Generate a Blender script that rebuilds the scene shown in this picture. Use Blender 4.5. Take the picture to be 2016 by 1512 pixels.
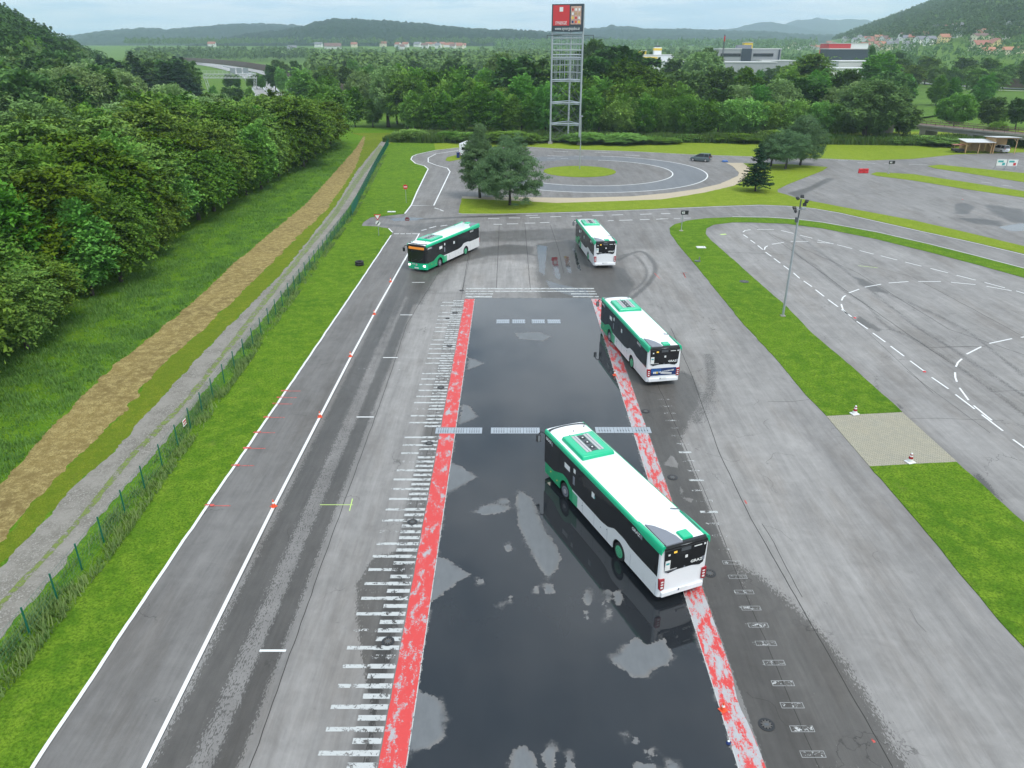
import bpy, bmesh, math, random
import numpy as np
from mathutils import Vector, Matrix, Euler
from mathutils.geometry import tessellate_polygon
random.seed(7); RNG=np.random.default_rng(7)
for o in list(bpy.data.objects): bpy.data.objects.remove(o)
SC=bpy.context.scene; COL=SC.collection
# ---------------- camera, world, sun, exposure ----------------
FPX,PITCH,CH=1471.2,0.42670,22.774
cam=bpy.data.cameras.new('camera'); cam.sensor_width=36; cam.lens=36*FPX/2016; cam.clip_start=.5; cam.clip_end=40000
camo=bpy.data.objects.new('camera',cam); COL.objects.link(camo)
camo.location=(0,0,CH); camo.rotation_euler=(math.pi/2-PITCH,0,0); SC.camera=camo
SC.render.resolution_x=1024; SC.render.resolution_y=768
SC.view_settings.view_transform='Standard'; SC.view_settings.look='None'; SC.view_settings.exposure=0.55
SUN_EL,SUN_AZ=math.radians(58),math.radians(140)   # azimuth from +Y clockwise
W=bpy.data.worlds.new('World'); SC.world=W; W.use_nodes=True
nt=W.node_tree; N=nt.nodes; L=nt.links; N.clear()
def nd(nt,t,**k):
    n=nt.nodes.new(t)
    for a,b in k.items():
        if a in n.inputs and not hasattr(n,a): n.inputs[a].default_value=b
        else: setattr(n,a,b)
    return n
def mth(nt,op,a,b=None,c=None,clamp=False):
    n=nt.nodes.new('ShaderNodeMath'); n.operation=op; n.use_clamp=clamp
    for i,v in enumerate((a,b,c)):
        if v is None: continue
        if isinstance(v,(int,float)): n.inputs[i].default_value=v
        else: nt.links.new(v,n.inputs[i])
    return n.outputs[0]
def mixc(nt,f,a,b,mode='MIX'):
    n=nt.nodes.new('ShaderNodeMix'); n.data_type='RGBA'; n.blend_type=mode; n.clamp_factor=True
    for s,v in ((n.inputs[0],f),(n.inputs[6],a),(n.inputs[7],b)):
        if isinstance(v,(int,float)): s.default_value=v
        elif isinstance(v,(tuple,list)): s.default_value=(*v[:3],1)
        else: nt.links.new(v,s)
    return n.outputs[2]
def sstep(nt,v,a,b):
    n=nt.nodes.new('ShaderNodeMapRange'); n.interpolation_type='SMOOTHSTEP'
    n.inputs['From Min'].default_value=a; n.inputs['From Max'].default_value=b; nt.links.new(v,n.inputs['Value']); return n.outputs[0]
def noise(nt,vec,scale,detail=3,rough=.55,sx=None):
    if sx:
        m=nt.nodes.new('ShaderNodeMapping'); m.inputs['Scale'].default_value=sx; nt.links.new(vec,m.inputs['Vector']); vec=m.outputs[0]
    n=nt.nodes.new('ShaderNodeTexNoise'); n.inputs['Scale'].default_value=scale; n.inputs['Detail'].default_value=detail; n.inputs['Roughness'].default_value=rough
    nt.links.new(vec,n.inputs['Vector']); return n.outputs[0]
sky=nd(nt,'ShaderNodeTexSky',sky_type='NISHITA'); sky.sun_disc=False; sky.sun_elevation=SUN_EL; sky.sun_rotation=SUN_AZ; sky.air_density=1.0; sky.dust_density=2.5; sky.altitude=400
tc=N.new('ShaderNodeTexCoord'); sep=N.new('ShaderNodeSeparateXYZ'); L.new(tc.outputs['Generated'],sep.inputs[0])
zz=mth(nt,'ADD',mth(nt,'MAXIMUM',sep.outputs[2],0.0),.07)
cmb=N.new('ShaderNodeCombineXYZ'); L.new(mth(nt,'DIVIDE',sep.outputs[0],zz),cmb.inputs[0]); L.new(mth(nt,'DIVIDE',sep.outputs[1],zz),cmb.inputs[1])
n1=noise(nt,cmb.outputs[0],.7,6,.55); n2=noise(nt,cmb.outputs[0],2.6,5,.6)
cl=sstep(nt,mth(nt,'ADD',mth(nt,'MULTIPLY',n1,.75),mth(nt,'MULTIPLY',n2,.25)),.40,.59)
ccol=mixc(nt,cl,(3.6,4.9,6.3),(10.4,11.4,12.3))      # thin grey-blue gaps to bright cloud
hz_=mixc(nt,cl,(4.8,6.5,8.0),(7.6,8.3,8.8)); ccol=mixc(nt,sstep(nt,sep.outputs[2],.02,.22),hz_,ccol)
grad=mth(nt,'ADD',mth(nt,'MULTIPLY',mth(nt,'MAXIMUM',sep.outputs[2],0.0),.12),.98)
vm=N.new('ShaderNodeVectorMath'); vm.operation='SCALE'; L.new(ccol,vm.inputs[0]); L.new(grad,vm.inputs['Scale'])
fin=mixc(nt,.9,sky.outputs[0],vm.outputs[0])
bg=N.new('ShaderNodeBackground'); bg.inputs[1].default_value=.10; L.new(fin,bg.inputs[0])
wo=N.new('ShaderNodeOutputWorld'); L.new(bg.outputs[0],wo.inputs[0])
sl=bpy.data.lights.new('sun','SUN'); sl.energy=1.5; sl.angle=math.radians(16); sl.color=(1,.95,.87)
so=bpy.data.objects.new('sun',sl); COL.objects.link(so)
sd=Vector((math.sin(SUN_AZ)*math.cos(SUN_EL),math.cos(SUN_AZ)*math.cos(SUN_EL),math.sin(SUN_EL)))
so.rotation_euler=(-sd).to_track_quat('-Z','Y').to_euler(); so.location=(0,-60,80)
# ---------------- survey: photo survey points to ground metres ----------------
HAZE=.00016
SP,CP=math.sin(PITCH),math.cos(PITCH)
def G(x,y,z=0):
    v=(y-756)/FPX; dn=SP+v*CP; fw=CP-v*SP; t=(CH-z)/dn
    return ((x-1008)/FPX*t, fw*t)
def ray(x,y):
    v=(y-756)/FPX; return Vector(((x-1008)/FPX, CP-v*SP, -(SP+v*CP)))
def sm(x,a,b):
    t=np.clip((x-a)/(b-a),0,1); return t*t*(3-2*t)
def T(X,Y):
    X=np.asarray(X,float); Y=np.asarray(Y,float)
    z=.03*np.clip(Y-1250,0,620)
    dr=np.maximum(0,X-.37*Y-20)
    z=z+np.minimum(.36*dr*sm(Y,480,1450),190)*sm(Y,430,700)
    dl=np.maximum(0,-X-.47*Y-20)
    z=z+np.minimum(.54*dl,110)*sm(Y,170,420)*(1-sm(Y,540,860))
    return z
def hit(x,y):
    d=ray(x,y); t=200.
    while t<9000:
        p=d*t
        if CH+p.z<=float(T(p.x,p.y)): return (p.x,p.y,float(T(p.x,p.y)))
        t*=1.01
    return (p.x,p.y,float(T(p.x,p.y)))
# ---------------- helpers ----------------
def tag(o,label=None,cat=None,group=None,kind=None):
    if label: o['label']=label
    if cat: o['category']=cat
    if group: o['group']=group
    if kind: o['kind']=kind
    return o
def empty(name,label,cat,loc=(0,0,0),rz=0,group=None,sc=1):
    o=bpy.data.objects.new(name,None); o.empty_display_size=.3; COL.objects.link(o)
    o.location=loc; o.rotation_euler=(0,0,rz); o.scale=(sc,sc,sc) if isinstance(sc,(int,float)) else sc
    return tag(o,label,cat,group)
def link(name,me,parent=None):
    o=bpy.data.objects.new(name,me); COL.objects.link(o)
    if parent is not None: o.parent=parent
    return o
def copy_tree(o,parent=None):
    c=o.copy(); COL.objects.link(c)
    if parent is not None: c.parent=parent
    for ch in list(o.children): copy_tree(ch,c)
    return c
def mesh_np(name,V,F,mats=(),mi=None,smooth=False,attrs=None):
    V=np.asarray(V,np.float32); F=np.asarray(F,np.int32); k=F.shape[1]
    me=bpy.data.meshes.new(name); me.vertices.add(len(V)); me.vertices.foreach_set('co',V.ravel())
    me.loops.add(F.size); me.loops.foreach_set('vertex_index',F.ravel())
    me.polygons.add(len(F)); me.polygons.foreach_set('loop_start',np.arange(0,F.size,k,dtype=np.int32))
    if mi is not None: me.polygons.foreach_set('material_index',np.asarray(mi,np.int32))
    me.polygons.foreach_set('use_smooth',np.full(len(F),smooth))
    for m in mats: me.materials.append(m)
    if attrs:
        for n,a in attrs.items():
            at=me.attributes.new(n,'FLOAT','POINT'); at.data.foreach_set('value',np.asarray(a,np.float32).ravel())
    me.update(calc_edges=True); return me
class MB:
    def __init__(s): s.v=[]; s.f=[]; s.m=[]; s.mats=[]
    def mi(s,m):
        if m not in s.mats: s.mats.append(m)
        return s.mats.index(m)
    def add(s,vs,fs,m):
        b=len(s.v); s.v+= [tuple(v) for v in vs]; i=s.mi(m)
        for f in fs: s.f.append([b+q for q in f]); s.m.append(i)
    def box(s,c,d,m,rot=None,taper=None):
        x,y,z=[q/2 for q in d]; vs=[Vector((sx*x,sy*y,sz*z)) for sz in(-1,1) for sy in(-1,1) for sx in(-1,1)]
        if taper:
            for v in vs:
                if v.z>0: v.x*=taper; v.y*=taper
        if rot is not None: vs=[rot@v for v in vs]
        s.add([v+Vector(c) for v in vs],[(0,2,3,1),(4,5,7,6),(0,1,5,4),(2,6,7,3),(0,4,6,2),(1,3,7,5)],m)
    def bar(s,a,b,w,m,n=4,w2=None,cap=True):
        a=Vector(a); b=Vector(b); d=(b-a); 
        if d.length<1e-6: return
        d.normalize(); u=d.orthogonal().normalized(); v=d.cross(u); w2=w if w2 is None else w2; vs=[]
        if abs(d.z)>.99: u=Vector((1,0,0)); v=d.cross(u)
        for p,r in((a,w),(b,w2)):
            for k in range(n):
                t=2*math.pi*(k+.5)/n; vs.append(p+(u*math.cos(t)+v*math.sin(t))*r)
        fs=[(k,(k+1)%n,n+(k+1)%n,n+k) for k in range(n)]
        if cap: fs+= [tuple(range(n-1,-1,-1)),tuple(range(n,2*n))]
        s.add(vs,fs,m)
    def tube(s,pts,rs,m,n=8):
        for i in range(len(pts)-1): s.bar(pts[i],pts[i+1],rs[i],m,n,rs[i+1],cap=True)
    def disc(s,c,r,h,m,n=20,axis='z',r2=None):
        ax={'x':Vector((1,0,0)),'y':Vector((0,1,0)),'z':Vector((0,0,1))}[axis]
        s.bar(Vector(c)-ax*h/2,Vector(c)+ax*h/2,r,m,n,r if r2 is None else r2)
    def plate(s,pts,fn,th,m,side=None):
        """polygon (a,b) with thickness; fn(a,b,t) -> xyz, t in {0,1}"""
        n=len(pts); tri=tessellate_polygon([[Vector((p[0],p[1],0)) for p in pts]])
        vs=[fn(p[0],p[1],0) for p in pts]+[fn(p[0],p[1],1) for p in pts]
        s.add(vs,[tuple(t) for t in tri]+[tuple(n+q for q in t[::-1]) for t in tri]+[(i,(i+1)%n,n+(i+1)%n,n+i) for i in range(n)],m)
    def build(s,name,parent=None,smooth=False,bevel=0,seg=2,fix=True):
        me=bpy.data.meshes.new(name); me.from_pydata(s.v,[],s.f)
        for m in s.mats: me.materials.append(m)
        me.polygons.foreach_set('material_index',s.m)
        if fix or bevel:
            bm=bmesh.new(); bm.from_mesh(me)
            bmesh.ops.recalc_face_normals(bm,faces=bm.faces)
            if bevel:
                es=[e for e in bm.edges if e.is_manifold and e.calc_face_angle(0)>.5]
                bmesh.ops.bevel(bm,geom=es,offset=bevel,segments=seg,affect='EDGES',profile=.6,clamp_overlap=True)
            bm.to_mesh(me); bm.free()
        if smooth:
            me.polygons.foreach_set('use_smooth',[True]*len(me.polygons))
            try: me.set_sharp_from_angle(angle=math.radians(35))
            except Exception: pass
        me.update(); return link(name,me,parent)
def vnoise(X,Y,seed=0):
    xi=np.floor(X).astype(np.int64); yi=np.floor(Y).astype(np.int64); fx=X-xi; fy=Y-yi
    fx=fx*fx*(3-2*fx); fy=fy*fy*(3-2*fy)
    def h(a,b):
        n=(a*374761393+b*668265263+seed*1442695041)&0x7fffffff; n=((n^(n>>13))*1274126177)&0x7fffffff; return ((n^(n>>16))&0xffff)/65535.
    return (h(xi,yi)*(1-fx)+h(xi+1,yi)*fx)*(1-fy)+(h(xi,yi+1)*(1-fx)+h(xi+1,yi+1)*fx)*fy
def fbm(X,Y,o=4,seed=0):
    s=0;a=.5;t=0
    for i in range(o): s=s+a*vnoise(X*2**i,Y*2**i,seed+i); t+=a; a*=.5
    return s/t
# ---------------- materials ----------------
def newmat(name):
    m=bpy.data.materials.new(name); m.use_nodes=True; return m,m.node_tree,m.node_tree.nodes['Principled BSDF']
def pm(name,col,rough=.6,metal=0,var=.12,scale=3,spec=.5,coat=0,bump=0,bscale=30,emit=None,dirt=0):
    m,nt,p=newmat(name); tc=nt.nodes.new('ShaderNodeTexCoord'); v=tc.outputs['Object']
    nz=noise(nt,v,scale,4,.6)
    c=mixc(nt,nz,[q*(1-var) for q in col],[min(1,q*(1+var)) for q in col])
    if dirt:
        d=sstep(nt,noise(nt,v,scale*2.3,6,.7),.5,.8); c=mixc(nt,mth(nt,'MULTIPLY',d,dirt),c,(.16,.14,.11))
    nt.links.new(c,p.inputs['Base Color']); p.inputs['Roughness'].default_value=rough; p.inputs['Metallic'].default_value=metal
    p.inputs['Specular IOR Level'].default_value=spec; p.inputs['Coat Weight'].default_value=coat; p.inputs['Coat Roughness'].default_value=.08
    if bump:
        b=nt.nodes.new('ShaderNodeBump'); b.inputs['Strength'].default_value=bump; b.inputs['Distance'].default_value=.02
        nt.links.new(noise(nt,v,bscale,3,.6),b.inputs['Height']); nt.links.new(b.outputs[0],p.inputs['Normal'])
    if emit: p.inputs['Emission Color'].default_value=(*emit[:3],1); p.inputs['Emission Strength'].default_value=emit[3]
    return m
def leafmat(name,a,b,tip=None,trans=.14):
    m,nt,p=newmat(name); tc=nt.nodes.new('ShaderNodeTexCoord'); oi=nt.nodes.new('ShaderNodeObjectInfo')
    geo=nt.nodes.new('ShaderNodeNewGeometry')
    v=nt.nodes.new('ShaderNodeVectorMath'); v.operation='ADD'; nt.links.new(tc.outputs['Object'],v.inputs[0]); 
    cx=nt.nodes.new('ShaderNodeCombineXYZ'); nt.links.new(mth(nt,'MULTIPLY',oi.outputs['Random'],50.),cx.inputs[0]); nt.links.new(cx.outputs[0],v.inputs[1])
    n1=noise(nt,v.outputs[0],.45,3,.6); 
    c=mixc(nt,sstep(nt,n1,.3,.7),a,b)
    c=mixc(nt,mth(nt,'MULTIPLY',geo.outputs['Random Per Island'],.45),c,tip or b)
    h=nt.nodes.new('ShaderNodeHueSaturation'); nt.links.new(c,h.inputs['Color'])
    nt.links.new(mth(nt,'MULTIPLY_ADD',oi.outputs['Random'],.035,.490),h.inputs['Hue'])
    r2=mth(nt,'FRACT',mth(nt,'MULTIPLY',oi.outputs['Random'],7.31))
    nt.links.new(mth(nt,'MULTIPLY_ADD',r2,.65,.7),h.inputs['Value']); nt.links.new(mth(nt,'MULTIPLY_ADD',r2,-.15,1.0),h.inputs['Saturation'])
    nt.links.new(h.outputs[0],p.inputs['Base Color']); p.inputs['Roughness'].default_value=.55; p.inputs['Specular IOR Level'].default_value=.06
    tr=nt.nodes.new('ShaderNodeBsdfTranslucent'); nt.links.new(h.outputs[0],tr.inputs[0])
    mx=nt.nodes.new('ShaderNodeMixShader'); mx.inputs[0].default_value=trans; nt.links.new(p.outputs[0],mx.inputs[1]); nt.links.new(tr.outputs[0],mx.inputs[2])
    nt.links.new(mx.outputs[0],nt.nodes['Material Output'].inputs[0]); return m
def grassmat(name,cols,sc=1.0,streak=None):
    """cols: three greens; patchy lawn with fine blades bump"""
    m,nt,p=newmat(name); tc=nt.nodes.new('ShaderNodeTexCoord'); v=tc.outputs['Object']
    a=noise(nt,v,.12*sc,5,.65); b=noise(nt,v,.9*sc,5,.7); f=noise(nt,v,9*sc,4,.75,sx=streak or (1,1,1)); g=noise(nt,v,.35*sc,6,.7)
    c=mixc(nt,sstep(nt,a,.35,.65),cols[0],cols[1]); c=mixc(nt,sstep(nt,b,.38,.68),c,cols[2])
    c=mixc(nt,sstep(nt,f,.35,.72),c,[q*.55 for q in cols[0]])
    c=mixc(nt,mth(nt,'MULTIPLY',sstep(nt,g,.6,.75),.45),c,cols[3] if len(cols)>3 else cols[2])
    nt.links.new(c,p.inputs['Base Color']); p.inputs['Roughness'].default_value=.85; p.inputs['Specular IOR Level'].default_value=.04
    if len(cols)>3:
        st=noise(nt,v,.55*sc,3,.5,sx=(1,.12,1)); c=mixc(nt,mth(nt,'MULTIPLY',sstep(nt,st,.42,.66),.35),c,[q*.72 for q in cols[1]])
        wp=sstep(nt,noise(nt,v,.5*sc,7,.8),.56,.68); c=mixc(nt,mth(nt,'MULTIPLY',wp,.6),c,(.17,.165,.06))
    bu=nt.nodes.new('ShaderNodeBump'); bu.inputs['Strength'].default_value=.7; bu.inputs['Distance'].default_value=.08
    nt.links.new(mth(nt,'ADD',f,mth(nt,'MULTIPLY',noise(nt,v,25*sc,2),.5)),bu.inputs['Height']); nt.links.new(bu.outputs[0],p.inputs['Normal']); return m
def paintmat(name,col,wear=.35,scale=2.2,under=None,sx=(1,1,1)):
    """worn road paint: paint that has flaked off, letting the asphalt below show through"""
    m,nt,p=newmat(name); tc=nt.nodes.new('ShaderNodeTexCoord'); v=tc.outputs['Object']
    n1=noise(nt,v,scale,6,.72,sx=sx); n2=noise(nt,v,14,4,.7)
    k=mth(nt,'ADD',mth(nt,'MULTIPLY',n1,.72),mth(nt,'MULTIPLY',n2,.28))
    mask=sstep(nt,k,wear-.02,wear+.05)
    c=mixc(nt,noise(nt,v,5,4,.7),[q*.8 for q in col],col)
    if under is not None:
        c=mixc(nt,mask,mixc(nt,n2,[q*.7 for q in under],[q*1.25 for q in under]),c)
    nt.links.new(c,p.inputs['Base Color']); p.inputs['Roughness'].default_value=.55
    if under is None:
        t=nt.nodes.new('ShaderNodeBsdfTransparent'); mx=nt.nodes.new('ShaderNodeMixShader'); nt.links.new(mask,mx.inputs[0]); nt.links.new(t.outputs[0],mx.inputs[1]); nt.links.new(p.outputs[0],mx.inputs[2])
        nt.links.new(mx.outputs[0],nt.nodes['Material Output'].inputs[0])
    return m
M={}
M['white']=pm('white_paint',(.80,.81,.82),.28,var=.015,scale=.8,coat=.3)
M['dwhite']=pm('dirty_white_paint',(.74,.74,.73),.32,var=.03,scale=1.2,coat=.3,dirt=.16)
M['green']=pm('bus_green_paint',(.0,.45,.22),.26,var=.05,scale=1,coat=.4)
M['dgreen']=pm('body_green_paint',(.0,.33,.13),.3,var=.06,scale=1.5,coat=.3)
M['mint']=pm('faded_green_panel',(.08,.42,.22),.4,var=.05)
M['glass']=pm('tinted_glass',(.008,.009,.011),.05,var=.2,scale=1,spec=.6)
M['pane']=pm('window_pane',(.014,.016,.018),.03,var=.3,scale=1.4,spec=.45)
M['black']=pm('black_plastic',(.018,.018,.02),.45,var=.2)
M['rub']=pm('tyre_rubber',(.02,.02,.021),.75,var=.3,scale=8)
M['grey']=pm('grey_plastic',(.19,.20,.23),.5,var=.08)
M['steel']=pm('galvanised_steel',(.42,.45,.48),.42,.55,var=.12,scale=4)
M['dsteel']=pm('dark_steel',(.10,.11,.12),.5,.4,var=.2)
M['alu']=pm('aluminium_louvre',(.6,.58,.58),.35,.6,var=.15,scale=20)
M['red']=pm('red_lens',(.32,.01,.02),.18,var=.1,coat=.5)
M['lens']=pm('pale_lens',(.75,.72,.7),.15,var=.05,coat=.5)
M['headl']=pm('lit_headlamp',(.9,.9,.85),.2,emit=(1,.97,.85,2.2))
M['amber']=pm('amber_display',(.35,.12,.02),.4,emit=(1,.35,.05,.35))
M['led']=pm('amber_digits',(.4,.25,.03),.4,emit=(1,.6,.08,.6))
M['sticker']=pm('sticker_white',(.75,.76,.74),.5,var=.08,scale=15)
M['blue']=pm('ad_blue',(.012,.035,.13),.4,var=.5,scale=3)
M['blue2']=pm('ad_blue_light',(.02,.10,.32),.4,var=.4,scale=6)
M['orange']=pm('cone_orange',(.75,.09,.03),.45,var=.1)
M['redp']=pm('sign_red',(.55,.02,.03),.4,var=.06)
M['signred']=pm('billboard_red',(.60,.035,.04),.5,var=.04,scale=.5)
M['signdark']=pm('billboard_dark',(.035,.05,.065),.5,var=.1)
M['wood']=pm('larch_timber',(.50,.32,.15),.65,var=.2,scale=6)
M['roofm']=pm('sheet_roof',(.55,.55,.54),.5,var=.08)
M['carpaint']=pm('grey_green_car_paint',(.15,.19,.20),.3,.5,var=.05,coat=.6)
M['bark']=pm('bark',(.055,.045,.035),.9,var=.3,scale=5,bump=.5)
M['conc']=pm('weathered_concrete',(.30,.28,.25),.85,var=.25,scale=1.5,dirt=.4)
M['postgreen']=pm('fence_green',(.005,.12,.075),.45,var=.1)
M['screen']=pm('green_mesh_screen',(.0,.13,.09),.7,var=.15)
M['rust']=pm('rusty_brown_wall',(.13,.085,.06),.85,var=.25,scale=.5)
M['bluebin']=pm('blue_plastic',(.01,.03,.14),.4)
M['dark']=pm('dark_void',(.006,.006,.007),.9)
M['teal']=pm('teal_print',(.05,.35,.36),.5,var=.4,scale=5)
M['yellow']=pm('yellow_sign',(.8,.55,.05),.5)
M['leafA']=leafmat('leaf_hornbeam',(.024,.076,.006),(.095,.205,.010),(.27,.39,.015))
M['leafB']=leafmat('leaf_alder',(.060,.170,.011),(.125,.295,.017),(.23,.42,.025))
M['leafW']=leafmat('leaf_willow',(.14,.23,.06),(.23,.34,.095),(.29,.40,.12))
M['leafL']=leafmat('leaf_shrub_willow',(.09,.21,.016),(.18,.33,.03),(.28,.45,.05))
M['needle']=leafmat('needle_pine',(.045,.11,.036),(.095,.18,.06),(.16,.25,.09),.1)
M['needleF']=leafmat('needle_fir',(.014,.048,.018),(.030,.080,.030),(.05,.12,.04),.1)
M['leafF']=leafmat('leaf_far_wood',(.040,.105,.018),(.085,.175,.028),(.15,.24,.04),.15)
M['lawn']=grassmat('mown_lawn',[(.080,.175,.013),(.120,.228,.015),(.180,.285,.024),(.15,.165,.045)])
M['leafC']=leafmat('leaf_dark_slope',(.030,.080,.014),(.065,.135,.022),(.11,.19,.032),.15)
M['lawn2']=grassmat('dry_mown_lawn',[(.185,.265,.018),(.225,.30,.025),(.27,.335,.04),(.14,.25,.015)],.8)
M['verge']=grassmat('tall_verge_grass',[(.085,.20,.014),(.12,.245,.018),(.17,.29,.022),(.06,.14,.01)],1.3)
M['mead']=grassmat('meadow',[(.085,.175,.02),(.12,.215,.025),(.15,.235,.04),(.16,.19,.06)],.25)
M['wornverge']=grassmat('worn_yellow_verge',[(.16,.215,.02),(.21,.25,.025),(.12,.19,.015),(.15,.13,.04)],1.5)
M['straw']=grassmat('cut_hay',[(.30,.225,.085),(.20,.145,.06),(.46,.37,.16),(.12,.15,.035)],1.6,(1,.5,1))
M['linew']=paintmat('white_line_paint',(.78,.78,.77),.30)
M['lineworn']=paintmat('worn_white_paint',(.50,.51,.50),.44,3)
M['linefaint']=paintmat('faint_white_paint',(.5,.5,.49),.54,3.5)
M['redstrip']=paintmat('flaked_red_paint',(.62,.055,.05),.435,1.9,under=(.36,.36,.37),sx=(1.4,.55,1))
M['redstrip2']=paintmat('flaked_red_paint_right',(.62,.05,.045),.49,2.0,under=(.38,.38,.39),sx=(1.6,.45,1))
M['spray']=paintmat('red_spray_mark',(.62,.09,.07),.45,6)
M['neon']=paintmat('neon_spray_mark',(.55,.75,.2),.40,6)
M['joint']=pm('dark_joint',(.035,.033,.03),.9)
M['gravel']=pm('pale_gravel',(.42,.35,.25),.9,var=.3,scale=6,bump=.8,bscale=25)
def gravelmat():
    m,nt,p=newmat('gravel_track'); tc=nt.nodes.new('ShaderNodeTexCoord'); v=tc.outputs['Object']
    vo=nt.nodes.new('ShaderNodeTexVoronoi'); vo.inputs['Scale'].default_value=17; nt.links.new(v,vo.inputs['Vector'])
    c=mixc(nt,sstep(nt,vo.outputs['Color'],.55,.95),(.17,.155,.13),(.36,.34,.31))
    c=mixc(nt,sstep(nt,noise(nt,v,.5,6,.75),.35,.65),c,(.27,.25,.22)); nt.links.new(c,p.inputs['Base Color']); p.inputs['Roughness'].default_value=.9
    b=nt.nodes.new('ShaderNodeBump'); b.inputs['Distance'].default_value=.04; nt.links.new(vo.outputs[0],b.inputs['Height']); nt.links.new(b.outputs[0],p.inputs['Normal']); return m
M['track']=gravelmat()
def pavermat():
    m,nt,p=newmat('grass_pavers'); tc=nt.nodes.new('ShaderNodeTexCoord'); mp=nt.nodes.new('ShaderNodeMapping'); mp.inputs['Rotation'].default_value=(0,0,.5); nt.links.new(tc.outputs['Object'],mp.inputs[0])
    b=nt.nodes.new('ShaderNodeTexBrick'); b.inputs['Scale'].default_value=1; b.inputs['Brick Width'].default_value=.24; b.inputs['Row Height'].default_value=.13; b.inputs['Mortar Size'].default_value=.014
    b.inputs['Color1'].default_value=(.36,.34,.28,1); b.inputs['Color2'].default_value=(.28,.27,.24,1); b.inputs['Mortar'].default_value=(.11,.12,.07,1)
    nt.links.new(mp.outputs[0],b.inputs['Vector']); c=mixc(nt,mth(nt,'MULTIPLY',noise(nt,tc.outputs['Object'],.9,5,.7),.6),b.outputs[0],(.34,.29,.19))
    nt.links.new(c,p.inputs['Base Color']); p.inputs['Roughness'].default_value=.9; return m
M['paver']=pavermat()
def hillmat(name,a,b,s):
    m,nt,p=newmat(name); tc=nt.nodes.new('ShaderNodeTexCoord'); v=tc.outputs['Object']
    c=mixc(nt,sstep(nt,noise(nt,v,.0025*s,4,.6),.35,.65),a,b); c=mixc(nt,sstep(nt,noise(nt,v,.05*s,4,.8),.3,.75),[q*.5 for q in a],c)
    nt.links.new(c,p.inputs['Base Color']); p.inputs['Roughness'].default_value=1; p.inputs['Specular IOR Level'].default_value=0; return m
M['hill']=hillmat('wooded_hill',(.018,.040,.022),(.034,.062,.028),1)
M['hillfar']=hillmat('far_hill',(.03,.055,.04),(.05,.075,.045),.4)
# ---------------- ground, tarmac and lawns ----------------
def lines(*segs):
    out=[]
    for a,b,s in segs: out+=list(np.arange(a,b,s))
    return np.array(out+[segs[-1][1]],float)
def grid(xs,ys,zf):
    X,Y=np.meshgrid(xs,ys); Z=zf(X,Y); V=np.stack([X,Y,Z],-1).reshape(-1,3); nx=len(xs); ny=len(ys)
    i=np.arange(nx-1)[None]+np.arange(ny-1)[:,None]*nx; i=i.ravel(); F=np.stack([i,i+1,i+nx+1,i+nx],1); return V,F,X,Y
def gz(X,Y):
    z=T(X,Y)-.06; return z+ (fbm(X/60,Y/60,3,5)-.5)*1.5*sm(Y,260,420)
xs=lines((-8000,-3000,400),(-3000,-900,60),(-900,900,14),(900,3000,60),(3000,8000,400)); ys=lines((-600,0,60),(0,260,13),(260,1600,14),(1600,3200,60),(3200,9200,400))
V,F,_,_=grid(xs,ys,gz)
tag(link('ground',mesh_np('ground',V,F,[M['mead']],smooth=True)),kind='structure')
# tarmac: one sheet; survey of wet and dry areas held as attributes
def seg_d(X,Y,pts):
    d=np.full(X.shape,1e9)
    for (ax,ay),(bx,by) in zip(pts[:-1],pts[1:]):
        dx,dy=bx-ax,by-ay; l=dx*dx+dy*dy+1e-12; t=np.clip(((X-ax)*dx+(Y-ay)*dy)/l,0,1); d=np.minimum(d,np.hypot(X-ax-t*dx,Y-ay-t*dy))
    return d
def inside(X,Y,pts):
    c=np.zeros(X.shape,bool); n=len(pts)
    for i in range(n):
        (ax,ay),(bx,by)=pts[i],pts[(i+1)%n]
        if ay==by: continue
        c^=((ay>Y)!=(by>Y))&(X<(bx-ax)*(Y-ay)/(by-ay)+ax)
    return c
def sdf(X,Y,pts):   # positive inside
    d=seg_d(X,Y,list(pts)+[pts[0]]); return np.where(inside(X,Y,pts),d,-d)
def gp(l): return [G(*p) for p in l]
xs=lines((-40,-17,1),(-17,16,.13),(16,48,.3),(48,190,1.2)); ys=lines((6,15,.5),(15,60,.13),(60,112,.25),(112,214,.8))
V,F,X,Y=grid(xs,ys,lambda X,Y:X*0)
X=X.ravel();Y=Y.ravel()
def crom(pts,k=6,closed=False):
    P=[np.array(p,float) for p in pts]; n=len(P); out=[]
    for i in range(n if closed else n-1):
        a,b,c,d=(P[(i-1)%n] if closed or i>0 else P[0]),P[i],P[(i+1)%n],(P[(i+2)%n] if closed or i<n-2 else P[-1])
        for j in range(k): t=j/k; out.append(tuple(.5*((2*b)+(c-a)*t+(2*a-5*b+4*c-d)*t*t+(3*b-a-3*c+d)*t**3)))
    if not closed: out.append(tuple(P[-1]))
    return out
def local(pts,pad):
    p=np.array(pts); return np.where((X>p[:,0].min()-pad)&(X<p[:,0].max()+pad)&(Y>p[:,1].min()-pad)&(Y<p[:,1].max()+pad))[0]
tone=np.full(X.shape,.185); wet=np.zeros(X.shape)
def setpoly(arr,px,val,soft=.3,world=False,mode='mix'):
    p=px if world else gp(px); i=local(p,soft*2+.5)
    if len(i)==0: return
    d=sdf(X[i],Y[i],p); k=np.clip(d/(2*soft)+.5,0,1); k=k*k*(3-2*k)
    if mode=='mix': arr[i]=arr[i]*(1-k)+val*k
    elif mode=='max': arr[i]=np.maximum(arr[i],val*k)
    else: arr[i]=arr[i]*(1-k+val*k)
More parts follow.
